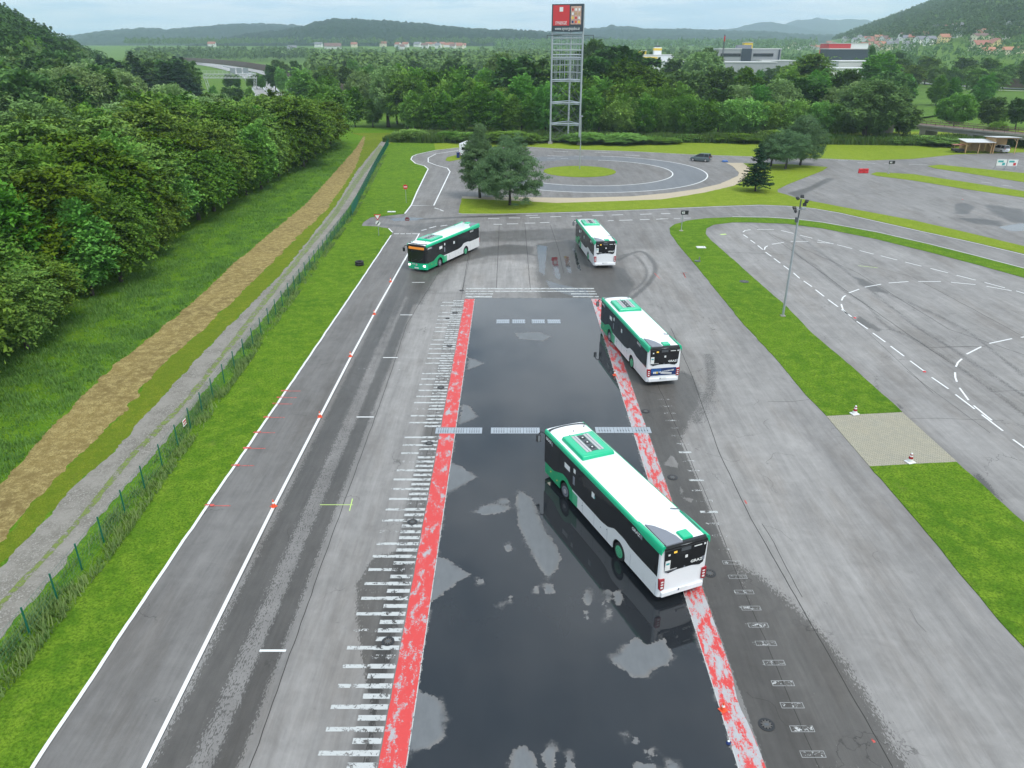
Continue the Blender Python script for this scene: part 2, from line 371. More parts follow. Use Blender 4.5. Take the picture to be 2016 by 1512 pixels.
def setline(arr,px,w,val,soft=.15,world=False,mode='mix'):
    p=crom(px if world else gp(px)); i=local(p,w+soft*2)
    if len(i)==0: return
    d=seg_d(X[i],Y[i],p); k=np.clip((w-d)/(2*soft)+.5,0,1)
    if mode=='mix': arr[i]=arr[i]*(1-k)+val*k
    elif mode=='max': arr[i]=np.maximum(arr[i],val*k)
    else: arr[i]=arr[i]*(1-k+val*k)
R=lambda x0,y0,x1,y1:[(x0,y0),(x1,y0),(x1,y1),(x0,y1)]
# broad paving tones (metres)
setpoly(tone,R(-16.5,5,-12.85,96),.150,.2,True)       # left lane
setpoly(tone,R(-12.85,5,-9.1,90),.19,.3,True)
setpoly(tone,R(-9.1,5,-4.6,72),.235,.12,True)        # concrete apron
setpoly(tone,R(-9.1,72,8.6,108),.19,1,True)
setpoly(tone,R(8.7,5,10.6,46),.175,.1,True)
setpoly(tone,R(10.6,5,13.2,75),.225,.4,True)
setpoly(tone,R(13.2,5,19,90),.245,1,True)
setpoly(tone,R(19,5,21.5,80),.22,.6,True)
setpoly(tone,[(1389,460),(1442,438),(1620,450),(2016,547),(2300,620),(2300,1400),(2016,1029),(1700,740),(1442,510)],.235,1.0)
setpoly(tone,[(1531,375),(1640,330),(2016,380),(2300,420),(2300,560),(2016,485),(1700,414)],.20,2)
# ring: outer tarmac, blue-grey wet lane
rc=(15,151)
rr=np.hypot(X-rc[0],Y-rc[1]); k=(rr<29.5); tone[k]=.175; k=(rr<22.8)&(rr>16.3); tone[k]=.20; k=(rr<16.3); tone[k]=.165
tone=tone*(1+.16*(fbm(X/7,Y/18,3,12)-.5)*2*.7)
ring=((rr<22.7)&(rr>16.4)&(X>0)).astype(float)
# tyre-wet lanes on the left
yy=sm(Y,14,20)
bandA=np.exp(-(np.abs(X+11.8)/.80)**2.2); bandB=np.exp(-(np.abs(X+9.95)/.55)**2.2); mid=np.exp(-(np.abs(X+10.85)/.55)**2.2)
wl=np.maximum(np.maximum(bandA*.92,bandB*.86),mid*(.38+.40*sm(Y,55,80)))*(Y<88)*(1+.12*(fbm(X*.8,Y*.15,3,2)-.5))
nar=sm(Y,40,75)*.0; wet=np.maximum(wet,wl)
setpoly(wet,[(300,1512),(395,1300),(440,1200),(455,1215),(420,1320),(345,1512)],.62,.5,mode='max')
# pool of the wet skid pad
pad=sdf(X,Y,R(-3.65,2,7.82,70.6)); pool=np.clip(pad,-1,1)
dry=[[(889,911),(908,918),(939,939),(900,961),(875,973),(877,911)],[(858,1092),(883,1102),(920,1127),(928,1132),(900,1147),(859,1179),(840,1186),(845,1092)],
[(815,1358),(843,1364),(863,1374),(871,1390),(880,1416),(873,1426),(877,1435),(871,1453),(843,1475),(800,1484)],
[(1020,965),(1038,975),(1048,981),(1058,1010),(1073,1042),(1099,1080),(1105,1100),(1096,1120),(1079,1141),(1061,1115),(1038,1074),(1020,1033),(1016,990)],
[(932,1007),(952,995),(980,992),(1005,999),(989,1009),(948,1015)],[(974,987),(997,981),(1005,987),(993,995)],
[(1202,1291),(1205,1307),(1219,1310),(1228,1322),(1247,1333),(1274,1333),(1283,1319),(1314,1310),(1325,1291),(1314,1270),(1308,1258),(1296,1261),(1280,1267),(1268,1267),(1256,1253),(1237,1264),(1222,1282)],
[(1001,1530),(1010,1476),(1033,1466),(1047,1479),(1061,1512),(1066,1540)],[(1064,1482),(1074,1474),(1084,1462),(1096,1471),(1090,1512),(1088,1540),(1076,1540),(1074,1512)],[(1104,1530),(1116,1482),(1123,1482),(1132,1512),(1138,1540)],
[(1247,1502),(1290,1502),(1294,1512),(1300,1545),(1240,1545)],[(1313,1496),(1335,1499),(1340,1512),(1350,1545),(1308,1545)],
[(1225,1444),(1235,1442),(1238,1455),(1233,1460)],[(1246,1452),(1256,1454),(1256,1468),(1247,1464)],[(1267,1478),(1286,1476),(1284,1485),(1270,1485)],[(1270,1490),(1293,1488),(1290,1496),(1272,1494)],
[(1148,1172),(1156,1160),(1164,1170),(1167,1186),(1158,1192),(1150,1184)],[(1189,1162),(1200,1160),(1205,1172),(1198,1186),(1190,1176)],[(1208,1165),(1222,1162),(1228,1180),(1216,1194),(1206,1180)],[(1152,1203),(1160,1203),(1159,1222),(1152,1218)],
[(1072,1150),(1086,1150),(1093,1165),(1080,1172),(1070,1164)],[(1050,1156),(1060,1156),(1060,1167),(1050,1166)],[(1184,1186),(1192,1186),(1190,1194),(1184,1192)],[(1196,1206),(1204,1196),(1202,1210),(1190,1222)],
[(993,1072),(1004,1070),(1009,1080),(1000,1086),(993,1082)],[(940,1138),(955,1140),(952,1147),(942,1150)],[(1002,1172),(1009,1174),(1007,1185),(1001,1184)],[(978,1190),(990,1188),(986,1195),(979,1194)],
[(1015,1476),(1004,1500),(1001,1490)]]
dsd=np.full(X.shape,-1.)
for p in dry:
    w=gp(p); i=local(w,1.2); 
    if len(i): dsd[i]=np.maximum(dsd[i],sdf(X[i],Y[i],w))
for p in [[(920,702),(933,706),(957,715),(917,731)],[(908,792),(926,798),(944,821),(899,840)],[(1010,655),(1060,652),(1090,662),(1070,672),(1020,668)]]:
    w=gp(p); i=local(w,1.5); dsd[i]=np.maximum(dsd[i],sdf(X[i],Y[i],w)-.12)
pool=np.minimum(pool,-dsd)
dampdry=np.clip(dsd*8,0,1)
tone=np.where((pad>0),.17,tone)
# other puddles
for p,o in [([(1964,447),(2016,438),(2040,452),(1990,456)],0),([(765,431),(800,427),(838,429),(820,434),(775,436)],-.1),
            ([(1055,482),(1079,484),(1074,545),(1060,535)],-.1),([(1083,506),(1099,505),(1107,556),(1090,545)],-.12),([(1108,503),(1121,505),(1128,540),(1114,536)],-.12),([(1068,548),(1110,560),(1160,570),(1168,587),(1120,583),(1078,568)],-.25),([(1126,488),(1134,490),(1146,535),(1136,530)],-.1)]:

    w=gp(p); i=local(w,2.5); pool[i]=np.maximum(pool[i],sdf(X[i],Y[i],w)+o)
# wet areas
setpoly(wet,R(8.78,5,10.62,70),.80,.12,True,'max')
for p,v,s in [([(1255,735),(1345,730),(1366,742),(1380,775),(1378,800),(1365,815),(1352,845),(1338,872),(1322,868),(1262,838)],.8,.5),
 ([(1440,1105),(1497,1132),(1543,1172),(1589,1212),(1635,1264),(1665,1303),(1700,1355),(1740,1420),(1800,1530),(1560,1530)],.82,.9),
 ([(1128,470),(1140,500),(1168,527),(1215,524),(1232,530),(1250,560),(1240,585),(1182,600),(1165,590),(1150,565),(1120,535)],.8,.9),
 ([(1055,480),(1130,470),(1150,540),(1170,590),(1060,590),(1052,540)],.72,1.2),
 ([(800,535),(945,488),(1000,480),(1055,485),(1050,500),(960,505),(900,520),(860,545),(835,600),(800,600),(790,560)],.72,1.0),
 ([(1345,740),(1372,745),(1420,790),(1385,850),(1362,815),(1366,780)],.52,1.5),
 ([(905,455),(1135,447),(1160,452),(1135,475),(905,480)],.52,1.5),
 ([(790,450),(810,440),(905,432),(900,445),(820,462)],.5,1),
 ([(1548,380),(1590,368),(1630,348),(1646,352),(1610,370),(1570,390)],.75,1),([(1873,428),(1930,430),(1968,436),(1985,447),(1920,441)],.8,1),([(1878,402),(1900,398),(1920,408),(1905,424),(1880,420)],.85,.6),([(1930,400),(2016,412),(2030,440),(1990,438),(1950,420)],.7,1),
 ([(1684,545),(1700,549),(1754,577),(1720,575),(1690,560)],.75,.5),([(1762,788),(1782,806),(1770,804)],.8,.15),([(1909,925),(1930,935),(1988,997),(1975,990),(1925,950)],.8,.2),([(1690,620),(1740,650),(1730,655),(1680,632)],.7,.4)]:
    setpoly(wet,p,v,s,mode='max')
for l,w,v in [([(1216,512),(1262,495),(1290,525),(1275,560),(1225,600)],.35,.66),([(1220,505),(1245,500),(1272,530),(1262,560),(1210,590)],.25,.62),([(1136,470),(1150,520),(1175,560)],.5,.7),
 ([(835,545),(880,518),(940,505),(1010,497),(1080,510),(1112,540),(1105,560)],.4,.62),([(1395,700),(1400,760),(1370,830)],.5,.5),
 ([(735,425),(800,432),(860,430),(905,428),(1010,424)],.7,.58),([(730,440),(790,445),(830,448)],.8,.5)]:
    setline(wet,l,w,v,.25,mode='max')
for l in [[(1548,481),(1576,506),(1602,522),(1637,553),(1669,577),(1708,602),(1744,641),(1797,666),(1850,698),(1952,767),(2016,815),(2100,880)],[(1540,440),(1620,500),(1700,560),(1800,640),(1880,690),(2016,780)],[(1700,560),(1800,600),(1900,650),(2016,740)]]:
    setline(wet,l,.28,.62,.35,mode='max')
for k in range(26):   # dry islands inside the right-hand wet band
    pass
for p in [[(1307,915),(1322,895),(1335,912),(1334,921),(1318,918)],[(1338,958),(1346,968),(1340,974)],[(1342,978),(1365,982),(1360,992)]]:
    w=gp(p); i=local(w,1); d=sdf(X[i],Y[i],w); wet[i]=np.where(d>-.1,np.minimum(wet[i],.45-d*4),wet[i])
# dark soaked paving between the comb bars on the left
setpoly(wet,[(700,1150),(735,1095),(800,1080),(800,1160),(770,1300),(745,1400),(728,1512),(715,1512),(728,1400),(712,1300),(700,1220)],.7,.25,mode='max')
setpoly(tone,R(-5.7,5,-4.65,45),.12,.05,True); setpoly(tone,R(-5.75,45,-4.65,70),.17,.05,True)
setpoly(tone,[(1040,455),(1200,455),(1262,560),(1180,590),(1165,575)],.17,2)
setpoly(tone,[(870,575),(905,525),(1000,512),(1080,525),(1108,560),(1090,572),(900,575)],.27,.6)
def tarmat():
    m,nt,p=newmat('tarmac'); tc=nt.nodes.new('ShaderNodeTexCoord'); v=tc.outputs['Object']
    def at(n): a=nt.nodes.new('ShaderNodeAttribute'); a.attribute_name=n; return a.outputs['Fac']
    tone,wet,pool,dd,rg=at('tone'),at('wet'),at('pool'),at('dampdry'),at('ring')
    big=noise(nt,v,.11,5,.6); strk=noise(nt,v,1.1,5,.65,sx=(1,.10,1)); med=noise(nt,v,.8,6,.72); fine=noise(nt,v,11,4,.7); gr=noise(nt,v,45,2,.6)
    f=mth(nt,'MULTIPLY_ADD',big,.5,.75); f=mth(nt,'MULTIPLY',f,mth(nt,'MULTIPLY_ADD',strk,.75,.62)); f=mth(nt,'MULTIPLY',f,mth(nt,'MULTIPLY_ADD',med,.42,.79))
    f=mth(nt,'MULTIPLY',f,mth(nt,'MULTIPLY_ADD',gr,.34,.83)); g=mth(nt,'MULTIPLY',tone,f)
    sw=nt.nodes.new('ShaderNodeTexNoise'); sw.inputs['Scale'].default_value=.45; sw.inputs['Detail'].default_value=7; sw.inputs['Roughness'].default_value=.7; sw.inputs['Distortion'].default_value=2.2; nt.links.new(v,sw.inputs['Vector']); g=mth(nt,'MULTIPLY',g,mth(nt,'MULTIPLY_ADD',sw.outputs[0],.45,.775)); g=mth(nt,'MULTIPLY',g,mth(nt,'MULTIPLY_ADD',noise(nt,v,5,4,.7,sx=(1,.05,1)),.5,.75))
    cc=nt.nodes.new('ShaderNodeCombineColor'); nt.links.new(mth(nt,'MULTIPLY',g,1.03),cc.inputs[0]); nt.links.new(mth(nt,'MULTIPLY',g,.985),cc.inputs[1]); nt.links.new(mth(nt,'MULTIPLY',g,.945),cc.inputs[2])
    c0=mixc(nt,mth(nt,'MULTIPLY',sstep(nt,noise(nt,v,.33,6,.7,sx=(1,.22,1)),.46,.66),.55),cc.outputs[0],mixc(nt,1.0,cc.outputs[0],(.74,.70,.66),'MULTIPLY'))
    # hairline cracks
    vo=nt.nodes.new('ShaderNodeTexVoronoi'); vo.feature='DISTANCE_TO_EDGE'; vo.inputs['Scale'].default_value=.16
    dv=nt.nodes.new('ShaderNodeVectorMath'); dv.operation='ADD'; nt.links.new(v,dv.inputs[0]); nn=nt.nodes.new('ShaderNodeTexNoise'); nn.inputs['Scale'].default_value=1.3; nn.inputs['Detail'].default_value=5
    nt.links.new(v,nn.inputs['Vector']); s2=nt.nodes.new('ShaderNodeVectorMath'); s2.operation='SCALE'; s2.inputs['Scale'].default_value=1.6; nt.links.new(nn.outputs['Color'],s2.inputs[0]); nt.links.new(s2.outputs[0],dv.inputs[1]); nt.links.new(dv.outputs[0],vo.inputs['Vector'])
    crack=mth(nt,'MULTIPLY',mth(nt,'SUBTRACT',1.,sstep(nt,vo.outputs['Distance'],.0,.006)),sstep(nt,noise(nt,v,.25,3),.54,.62))
    base=mixc(nt,mth(nt,'MULTIPLY',crack,.6),c0,(.05,.048,.045))
    # dark oil and rubber blots
    blot=sstep(nt,noise(nt,v,2.6,3,.5),.70,.78); base=mixc(nt,mth(nt,'MULTIPLY',blot,.35),base,(.07,.068,.065))
    spk=mth(nt,'ADD',mth(nt,'MULTIPLY',noise(nt,v,12,2,.6,sx=(1.5,.5,1)),.75),mth(nt,'MULTIPLY',noise(nt,v,1.6,3,.6),.3))
    wk=mth(nt,'MULTIPLY_ADD',mth(nt,'SUBTRACT',spk,.5),1.7,wet); wm=sstep(nt,wk,.44,.56)
    wm=mth(nt,'MULTIPLY',wm,sstep(nt,wet,.05,.25))
    c=mixc(nt,wm,base,mixc(nt,1.0,base,(.43,.42,.405),'MULTIPLY'))
    c=mixc(nt,mth(nt,'MULTIPLY',rg,.6),c,(.13,.15,.172))
    edge=mth(nt,'ADD',mth(nt,'MULTIPLY',mth(nt,'SUBTRACT',noise(nt,v,2.0,7,.75),.5),.80),mth(nt,'MULTIPLY',mth(nt,'SUBTRACT',fine,.5),.12))
    pk=sstep(nt,mth(nt,'ADD',pool,edge),-.015,.015)
    pk2=sstep(nt,mth(nt,'ADD',pool,edge),-.22,.20); fm=sstep(nt,noise(nt,v,.6,3,.5),.50,.60)
    mf=nt.nodes.new('ShaderNodeMix'); nt.links.new(fm,mf.inputs[0]); nt.links.new(pk,mf.inputs[2]); nt.links.new(pk2,mf.inputs[3]); pk=mf.outputs[0]
    pk=mth(nt,'MULTIPLY',pk,mth(nt,'GREATER_THAN',pool,-.5))
    dryc=mixc(nt,noise(nt,v,3,5,.7,sx=(1,.4,1)),(.10,.107,.112),(.175,.183,.19))
    c=mixc(nt,dd,c,dryc)
    pc=mixc(nt,noise(nt,v,.35,4,.6,sx=(1,.35,1)),(.012,.014,.017),(.022,.025,.029)); c=mixc(nt,pk,c,pc)
    nt.links.new(c,p.inputs['Base Color'])
    r=mth(nt,'MULTIPLY_ADD',wm,-.34,.78); r=mth(nt,'MULTIPLY',r,mth(nt,'SUBTRACT',1.,mth(nt,'MULTIPLY',dd,.45)))
    mx=nt.nodes.new('ShaderNodeMix'); nt.links.new(pk,mx.inputs[0]); nt.links.new(r,mx.inputs[2]); mx.inputs[3].default_value=.035; nt.links.new(mx.outputs[0],p.inputs['Roughness'])
    p.inputs['IOR'].default_value=1.5; nt.links.new(mth(nt,'MULTIPLY_ADD',pk,.25,.25),p.inputs['Specular IOR Level'])
    b=nt.nodes.new('ShaderNodeBump'); b.inputs['Distance'].default_value=.006; nt.links.new(mth(nt,'SUBTRACT',1.,pk),b.inputs['Strength']); nt.links.new(gr,b.inputs['Height']); nt.links.new(b.outputs[0],p.inputs['Normal'])
    return m
M['tar']=tarmat()
tag(link('tarmac',mesh_np('tarmac',V,F,[M['tar']],attrs=dict(tone=tone,wet=wet,pool=pool,dampdry=dampdry,ring=ring))),kind='structure')
def rough_poly(pts,step=.7,amp=.07,seed=1,closed=True):
    rs=random.Random(seed); out=[]; n=len(pts)
    for i in range(n if closed else n-1):
        a,b=pts[i],pts[(i+1)%n]; l=math.hypot(b[0]-a[0],b[1]-a[1]); k=max(1,min(400,int(l/step)))
        for j in range(k):
            t=j/k; e=0 if j==0 else amp*.55; x=a[0]+(b[0]-a[0])*t; y=a[1]+(b[1]-a[1])*t; q=(float(vnoise(np.array(x*.9),np.array(y*.9),seed))-.5)*2.4*e
            out.append((x+q+rs.uniform(-e,e)*.6,y+rs.uniform(-e,e)*.6))
    return out
def sheet(name,pts,z,mat,kind='structure',th=.03,step=.7,amp=.07,seed=1,px=True):
    w=gp(pts) if px else pts; w=rough_poly(w,step,amp,seed); mb=MB(); mb.plate(w,lambda a,b,t:(a,b,z-th*(1-t)),th,mat)
    return tag(mb.build(name,fix=False),kind=kind)
edgeTop=[(816,322),(809,314),(812,308),(821,304),(858,296),(903,291),(960,289.5),(1037,289),(1134,294.5),(1245,298),(1357,304),(1460,307.5),(1637,313),(1708,316),(1797,313),(1882,304),(1900,303.5),(2016,300),(2300,297)]
edgeLeft=[(-60,1690),(60,1512),(150,1378),(420,980),(560,775),(700,568),(735,517),(773,458),(765,450),(740,446),(712,445),(716,437),(730,428),(760,425),(797,421),(810,404),(821,378),(843,333),(836,327)]
big=gp(edgeLeft+edgeTop)
lawnL=[(-60,4)]+gp(edgeLeft[:-1])+[G(836,327),G(816,322),G(809,314),G(812,308),G(821,304),G(858,296)]+[(-22,214),(-60,214)]
sheet('lawn',lawnL,.035,M['lawn'],px=False,seed=2)
lawnT=gp([(858,296)]+edgeTop[5:])+[(210,232),(-22,214)]
sheet('lawn',lawnT,.036,M['lawn2'],px=False,seed=3)
I1o=[(903,418.6),(907,400),(910,388),(1022,394),(1096,398),(1208,394.5),(1300,391),(1335,385.6),(1389,377),(1442,364),(1460,354),(1474,332),(1460,321.5),(1560,324),(1630,329),(1620,336),(1549,364),(1531,373),(1531,378.5),(1566,389),(1602,397),(1691,414),(1797,433.6),(1904,458),(2016,485),(2300,555),(2300,580),(2016,500),(1904,474),(1815,455),(1726,435),(1655,419),(1602,410),(1549,405),(1495,403),(1406,406),(1300,410.5),(1282,412),(1134,417),(985,421),(910,421)]
sheet('lawn',I1o,.037,M['lawn2'],seed=4)
I2=[(1318,449.5),(1328,442),(1353,434.6),(1389,430),(1442,428),(1513,429),(1566,432.5),(1620,439),(1726,458),(1833,482.6),(1921,504.6),(2016,529.5),(2300,604),(2300,622),(2016,547),(1921,520.6),(1833,497.5),(1726,471),(1620,450),(1549,440.7),(1478,438),(1442,438),(1406,442.4),(1391,449.5),(1389,460),(1399,472.6),(1442,510),(1499,561),(1551,606),(1600,657.6),(1659,707),(1718,759),(1776,811.6),(1627,819),(1595,786.6),(1548,731),(1520,698),(1500,677),(1460,634),(1414,577),(1371,524),(1335,481.5),(1319.5,460)]
sheet('lawn',I2,.038,M['lawn'],seed=5)
sheet('lawn',[(1712,919),(1883,910),(2016,1029),(2200,1190),(2300,1290),(2300,1600),(2016,1275),(1944.6,1195.5),(1770,985)],.037,M['lawn'],seed=6)
sheet('paved_crossing',[(1627,819.5),(1776,812),(1884,909.6),(1712,918.6)],.028,M['paver'],amp=.01)
for q,s in [([(1714,343),(1726,339),(1797,343),(1904,359),(2016,376.7),(2300,420),(2300,437),(2016,389),(1904,373),(1797,355.4),(1726,346.5)],11),([(1825.6,327),(1850,324.5),(2016,341),(2300,372),(2300,395),(2016,359),(1904,341),(1840,331.6)],12),([(877,316),(880,310),(895,306),(925,303),(930,306),(905,314),(885,318)],13)]:
    sheet('lawn',q,.037,M['lawn2'],seed=s)
def circ(c,r,n=64,a0=0,a1=2*math.pi): return [(c[0]+r*math.cos(a0+(a1-a0)*i/n),c[1]+r*math.sin(a0+(a1-a0)*i/n)) for i in range(n)]
sheet('lawn',circ((13.3,151.2),7.1),.037,M['lawn2'],px=False,seed=14)
sheet('gravel',[(910,387),(960,388.5),(1040,389),(1134,390),(1245,387),(1320,380),(1371,373),(1417,362.5),(1453,346.5),(1454.5,339.5),(1442,327),(1428,321),(1462,321),(1478,332),(1464,356),(1445,366),(1389,379),(1336,388),(1300,393),(1208,396.5),(1096,400),(1022,396),(908,391)],.0425,M['gravel'],amp=.12,step=.5,px=True)
M['tuftline']=paintmat('sparse_grass_line',(.15,.20,.03),.47,2.2)
# strips on the left, from the wood down to the fence (metres)
def strip(name,pl,pr,z,mat,amp,seed):
    w=rough_poly(pl,.28,amp,seed,False)+[pl[-1]]+rough_poly(pr[::-1],.28,amp,seed+1,False)+[pr[0]]
    mb=MB(); mb.plate(w,lambda a,b,t:(a,b,z-.02*(1-t)),.02,mat); return tag(mb.build(name,fix=False),kind='structure')
G2=lambda l:[G(*q) for q in l]
fl=G2([(-300,1730),(-60,1345),(60,1185),(352,828),(420,745),(560,590),(700,395),(763,284)])
strip('verge_ground',[(-60,4),(-60,110),(-58,236)],[(-19.8,4),(-20.3,31),(-21.3,60),(-24,111),(-30.5,194),(-31,214),(-33,236)],.0435,M['verge'],.1,20)
SR=[(-520,1500),(-140,1190),(0,1070),(73,981),(154,900),(243,813),(312,726),(392,657),(483,570),(573,480),(646,410),(700,330),(716,285),(720,262)]
SL=[(-620,1420),(-160,1110),(0,955),(52,900),(115,827),(222,723),(305,657),(382,594),(451,528),(521,469),(604,400),(648,352),(700,293)]
TL=[(-420,1700),(-100,1240),(0,1120),(81,1034),(162,945),(215,900),(333,768),(410,685),(486,608),(555,539),(611,469),(660,407),(704,335),(746,285),(765,262)]
TR_=[(-160,1700),(-40,1330),(0,1262),(101,1143),(194,1021),(300,900),(333,860),(410,765),(521,625),(590,539),(660,449),(722,355),(764,285),(790,262)]
TM=[(-260,1650),(-30,1230),(0,1195),(32,1159),(150,1033),(259,900),(375,782),(521,594),(604,490),(660,421),(705,352),(752,288)]
strip('worn_verge',G2(SR),G2(TL),.048,M['wornverge'],.26,22)
strip('hay_strip',G2(SL),G2(SR),.052,M['straw'],.30,24)
strip('gravel_track',G2(TL),G2(TR_),.055,M['track'],.2,26)
strip('worn_verge',G2([(a-4,b-2) for a,b in TM]),G2([(a+4,b+3) for a,b in TM]),.059,M['tuftline'],.10,28)
strip('bare_earth_path',[G(640,262),G(690,262)],[G(800,262),G(770,283)],.060,M['wornverge'],.1,31)
# ---------------- painted markings ----------------
def ribbon(mb,pts,w,z,mat):
    P=[Vector((a,b,0)) for a,b in pts]; n=len(P); A=[]
    for i in range(n):
        d=(P[min(i+1,n-1)]-P[max(i-1,0)]).normalized(); nn=Vector((-d.y,d.x,0))*w/2; A+=[P[i]+nn+Vector((0,0,z)),P[i]-nn+Vector((0,0,z))]
    mb.add(A,[(2*i,2*i+1,2*i+3,2*i+2) for i in range(n-1)],mat)
def subd(pts,step=1.5,amp=0,seed=0):
    return rough_poly(pts,step,amp,seed,False)+[pts[-1]]
mk=MB(); Z=.006
ribbon(mk,subd([(-16.62,8),(-16.55,30),(-16.3,48),(-16.0,74),(-15.8,97)],.5,.035,3),.16,.044,M['linew'])
ribbon(mk,gp([(773,458),(765,450)]),.15,.044,M['linew'])
ribbon(mk,gp([(797,421),(810,404),(821,378),(843,333),(836,327),(818,322),(809,314),(812,308),(821,304),(858,296),(903,291)]),.22,.044,M['linew'])
ribbon(mk,gp([(1037,289.5),(1134,295),(1245,298.5),(1357,304.5),(1460,308),(1637,313.5),(1708,316.5)]),.2,.044,M['linew'])
ribbon(mk,[(-12.62,8),(-12.9,34),(-12.9,55),(-12.8,66),(-12.3,95.5)],.17,Z,M['linew'])
ribbon(mk,gp([(810,404.5),(854,404.5),(886,338),(881,331),(858,325),(843,319),(843,311),(858,303),(903,296)]),.2,Z,M['linew'])
ribbon(mk,gp([(903,421.5),(985,422),(1134,418.5),(1282,413),(1406,407.5),(1495,404.5),(1549,406.5),(1602,411),(1655,420.5),(1726,436.5),(1815,456.5),(1904,475.5),(2016,502),(2300,575)]),.16,.043,M['linew'])
ribbon(mk,gp([(1442,427),(1513,428),(1566,431.5),(1620,438),(1726,457),(1833,481.6),(1921,503.6),(2016,528.5)]),.14,.043,M['linew'])
for a0,a1 in ((-2.6,1.35),): 
    for r in (16.3,22.8): ribbon(mk,[(rc[0]+r*math.cos(a0+(a1-a0)*i/60),rc[1]+r*math.sin(a0+(a1-a0)*i/60)) for i in range(61)],.22,Z,M['linew'])
zA=lambda l:[(650+x/2.688,240+y/2.688) for x,y in l]; zB=lambda l:[(1300+x/2.8156,240+y/2.8156) for x,y in l]; zF=lambda l:[(1500+x/2.519,600+y/2.519) for x,y in l]
def dashes(f,L,w,m): 
    for d in L: ribbon(mk,gp(f(d)),w,Z,m)
dashes(zA,[[(x0,y0),(x1,y1)] for x0,y0,x1,y1 in [(835,512,895,512),(945,508,1005,508),(1055,506,1110,505),(1165,502,1222,501),(1275,500,1333,498),(1387,496,1445,494),(1490,493,1550,491),(1640,489,1700,487),(1750,486,1800,485),(865,542,910,542),(935,540,995,539),(1030,536,1085,535),(1110,533,1160,532),(1290,527,1330,526),(1380,525,1420,524),(1470,522,1500,522),(1530,521,1600,519),(1640,517,1690,516),(1725,515,1770,513),(483,575,510,568),(525,562,560,553),(583,552,620,546),(338,592,365,592),(372,592,395,592),(402,592,428,592),(434,592,470,592),(552,455,575,462),(580,464,600,472),(1035,495,1100,493),(1150,192,1190,192),(1220,193,1260,193),(1290,180,1340,182),(1150,178,1230,182),(1180,155,1260,158),(1400,160,1480,163),(1560,175,1640,180)]],.2,M['linew'])
ribbon(mk,gp(zA([(472,590),(400,720),(395,732)])),.17,Z+.001,M['linew'])
dashes(zB,[[(a,b),(c,d)] for a,b,c,d in [(460,625,485,642),(500,655,525,673),(540,685,568,708),(583,722,615,745),(630,757,665,783),(683,797,715,820),(738,837,772,867),(795,882,840,913),(860,930,907,967),(930,985,985,1025),(1005,1040,1060,1080),(537,596,630,596),(670,602,738,618),(775,628,843,645),(872,655,960,677),(980,681,1063,702),(1105,713,1182,733),(1222,742,1313,766),(1357,777,1448,800),(1498,812,1595,837),(1642,850,1748,877),(1798,890,1910,920),(1972,937,2040,957),(618,678,685,668),(722,662,820,663),(868,667,945,673),(1045,948,1102,927),(1133,916,1223,900),(1265,893,1375,885),(1430,884,1555,885),(1612,889,1747,902),(1808,911,1947,936),(0,537,45,537),(75,536,110,535),(130,534,170,533),(985,212,1040,214),(1090,226,1190,230),(1240,232,1300,233),(1380,236,1480,238),(1340,205,1400,202),(1780,333,1840,340),(1890,350,1950,357)]],.14,M['linew'])
for d in [[(458,611),(470,602),(500,597)],[(577,708),(581,695),(595,687)],[(1040,1068),(1012,1040),(1003,1010)],[(1005,990),(1012,973),(1027,962)]]: ribbon(mk,gp(zB(d)),.14,Z,M['linew'])
dashes(zF,[[(a,b),(c,d)] for a,b,c,d in [(470,82,525,120),(550,140,612,185),(638,205,705,255),(735,278,808,332),(842,360,925,417),(960,445,1055,517),(1090,545,1195,625),(1245,668,1320,722),(1025,473,980,412),(1015,245,1088,208),(1127,192,1240,168),(1285,162,1330,154),(1050,500,1140,573)]],.13,M['linew'])
for d in [[(967,382),(959,360),(958,335)],[(962,308),(972,286),(992,268)]]: ribbon(mk,gp(zF(d)),.13,Z,M['linew'])
ribbon(mk,gp(zF([(493,242),(572,243)])),.08,Z,M['linefaint'])
# short white bars in the left lanes
for y,a,b,m in [(1281,511,563,'linew'),(821,702,736,'linew'),(704,754,783,'linew'),(620,788,812,'linew'),(556,811,836,'linew'),(726,701,730,'linefaint'),(728,783,817,'linefaint'),(575,838,870,'linefaint')]: ribbon(mk,[G(a,y),G(b,y)],.12,Z,M[m])
M['linefaint2']=paintmat('very_faint_paint',(.36,.36,.355),.40,2)
# comb bars beside the pad
for i in range(104):
    y=17.6+i*.506
    if 42.1<y<43.4: continue
    ribbon(mk,[(-5.72,y),(-4.68,y)],.25,Z,M['lineworn' if (i*7)%11 else 'linefaint'])
    if i%2==0: ribbon(mk,[(-6.8+random.uniform(-.04,.04),y),(-5.72,y)],.2,Z,M['lineworn' if (i//2*3)%7 else 'linefaint'])
for i in range(29):
    y=17.5+i*1.07; 
    if i<22: ribbon(mk,[(10.15+.1*math.sin(i*.7),y),(11.0,y)],.2,Z+.001,M['linefaint' if i<14 or i%3 else 'lineworn'])
    else: ribbon(mk,[(10.2,y),(11.1,y)],.16,Z+.001,M['linefaint'])
    x0,x1=10.18,11.02
    if i<12:
        for q in ([(x0,y-.13),(x1,y-.13)],[(x0,y+.13),(x1,y+.13)],[(x1,y-.14),(x1,y+.14)],[(x0,y-.14),(x0,y+.14)]): ribbon(mk,q,.022,Z+.002,M['linefaint2'])
for y,a,b,w in [(73.7,-4.7,8.4,.35),(72.75,-4.7,8.45,.28),(71.9,-4.65,-1.9,.3),(71.0,-4.6,-2,.5),(71.9,5.9,8.5,.3),(71.0,6,8.6,.3)]: ribbon(mk,[(a,y),(b,y)],w,Z,M['lineworn'])
tag(mk.build('road_marking',fix=False),kind='structure')
rd=MB()
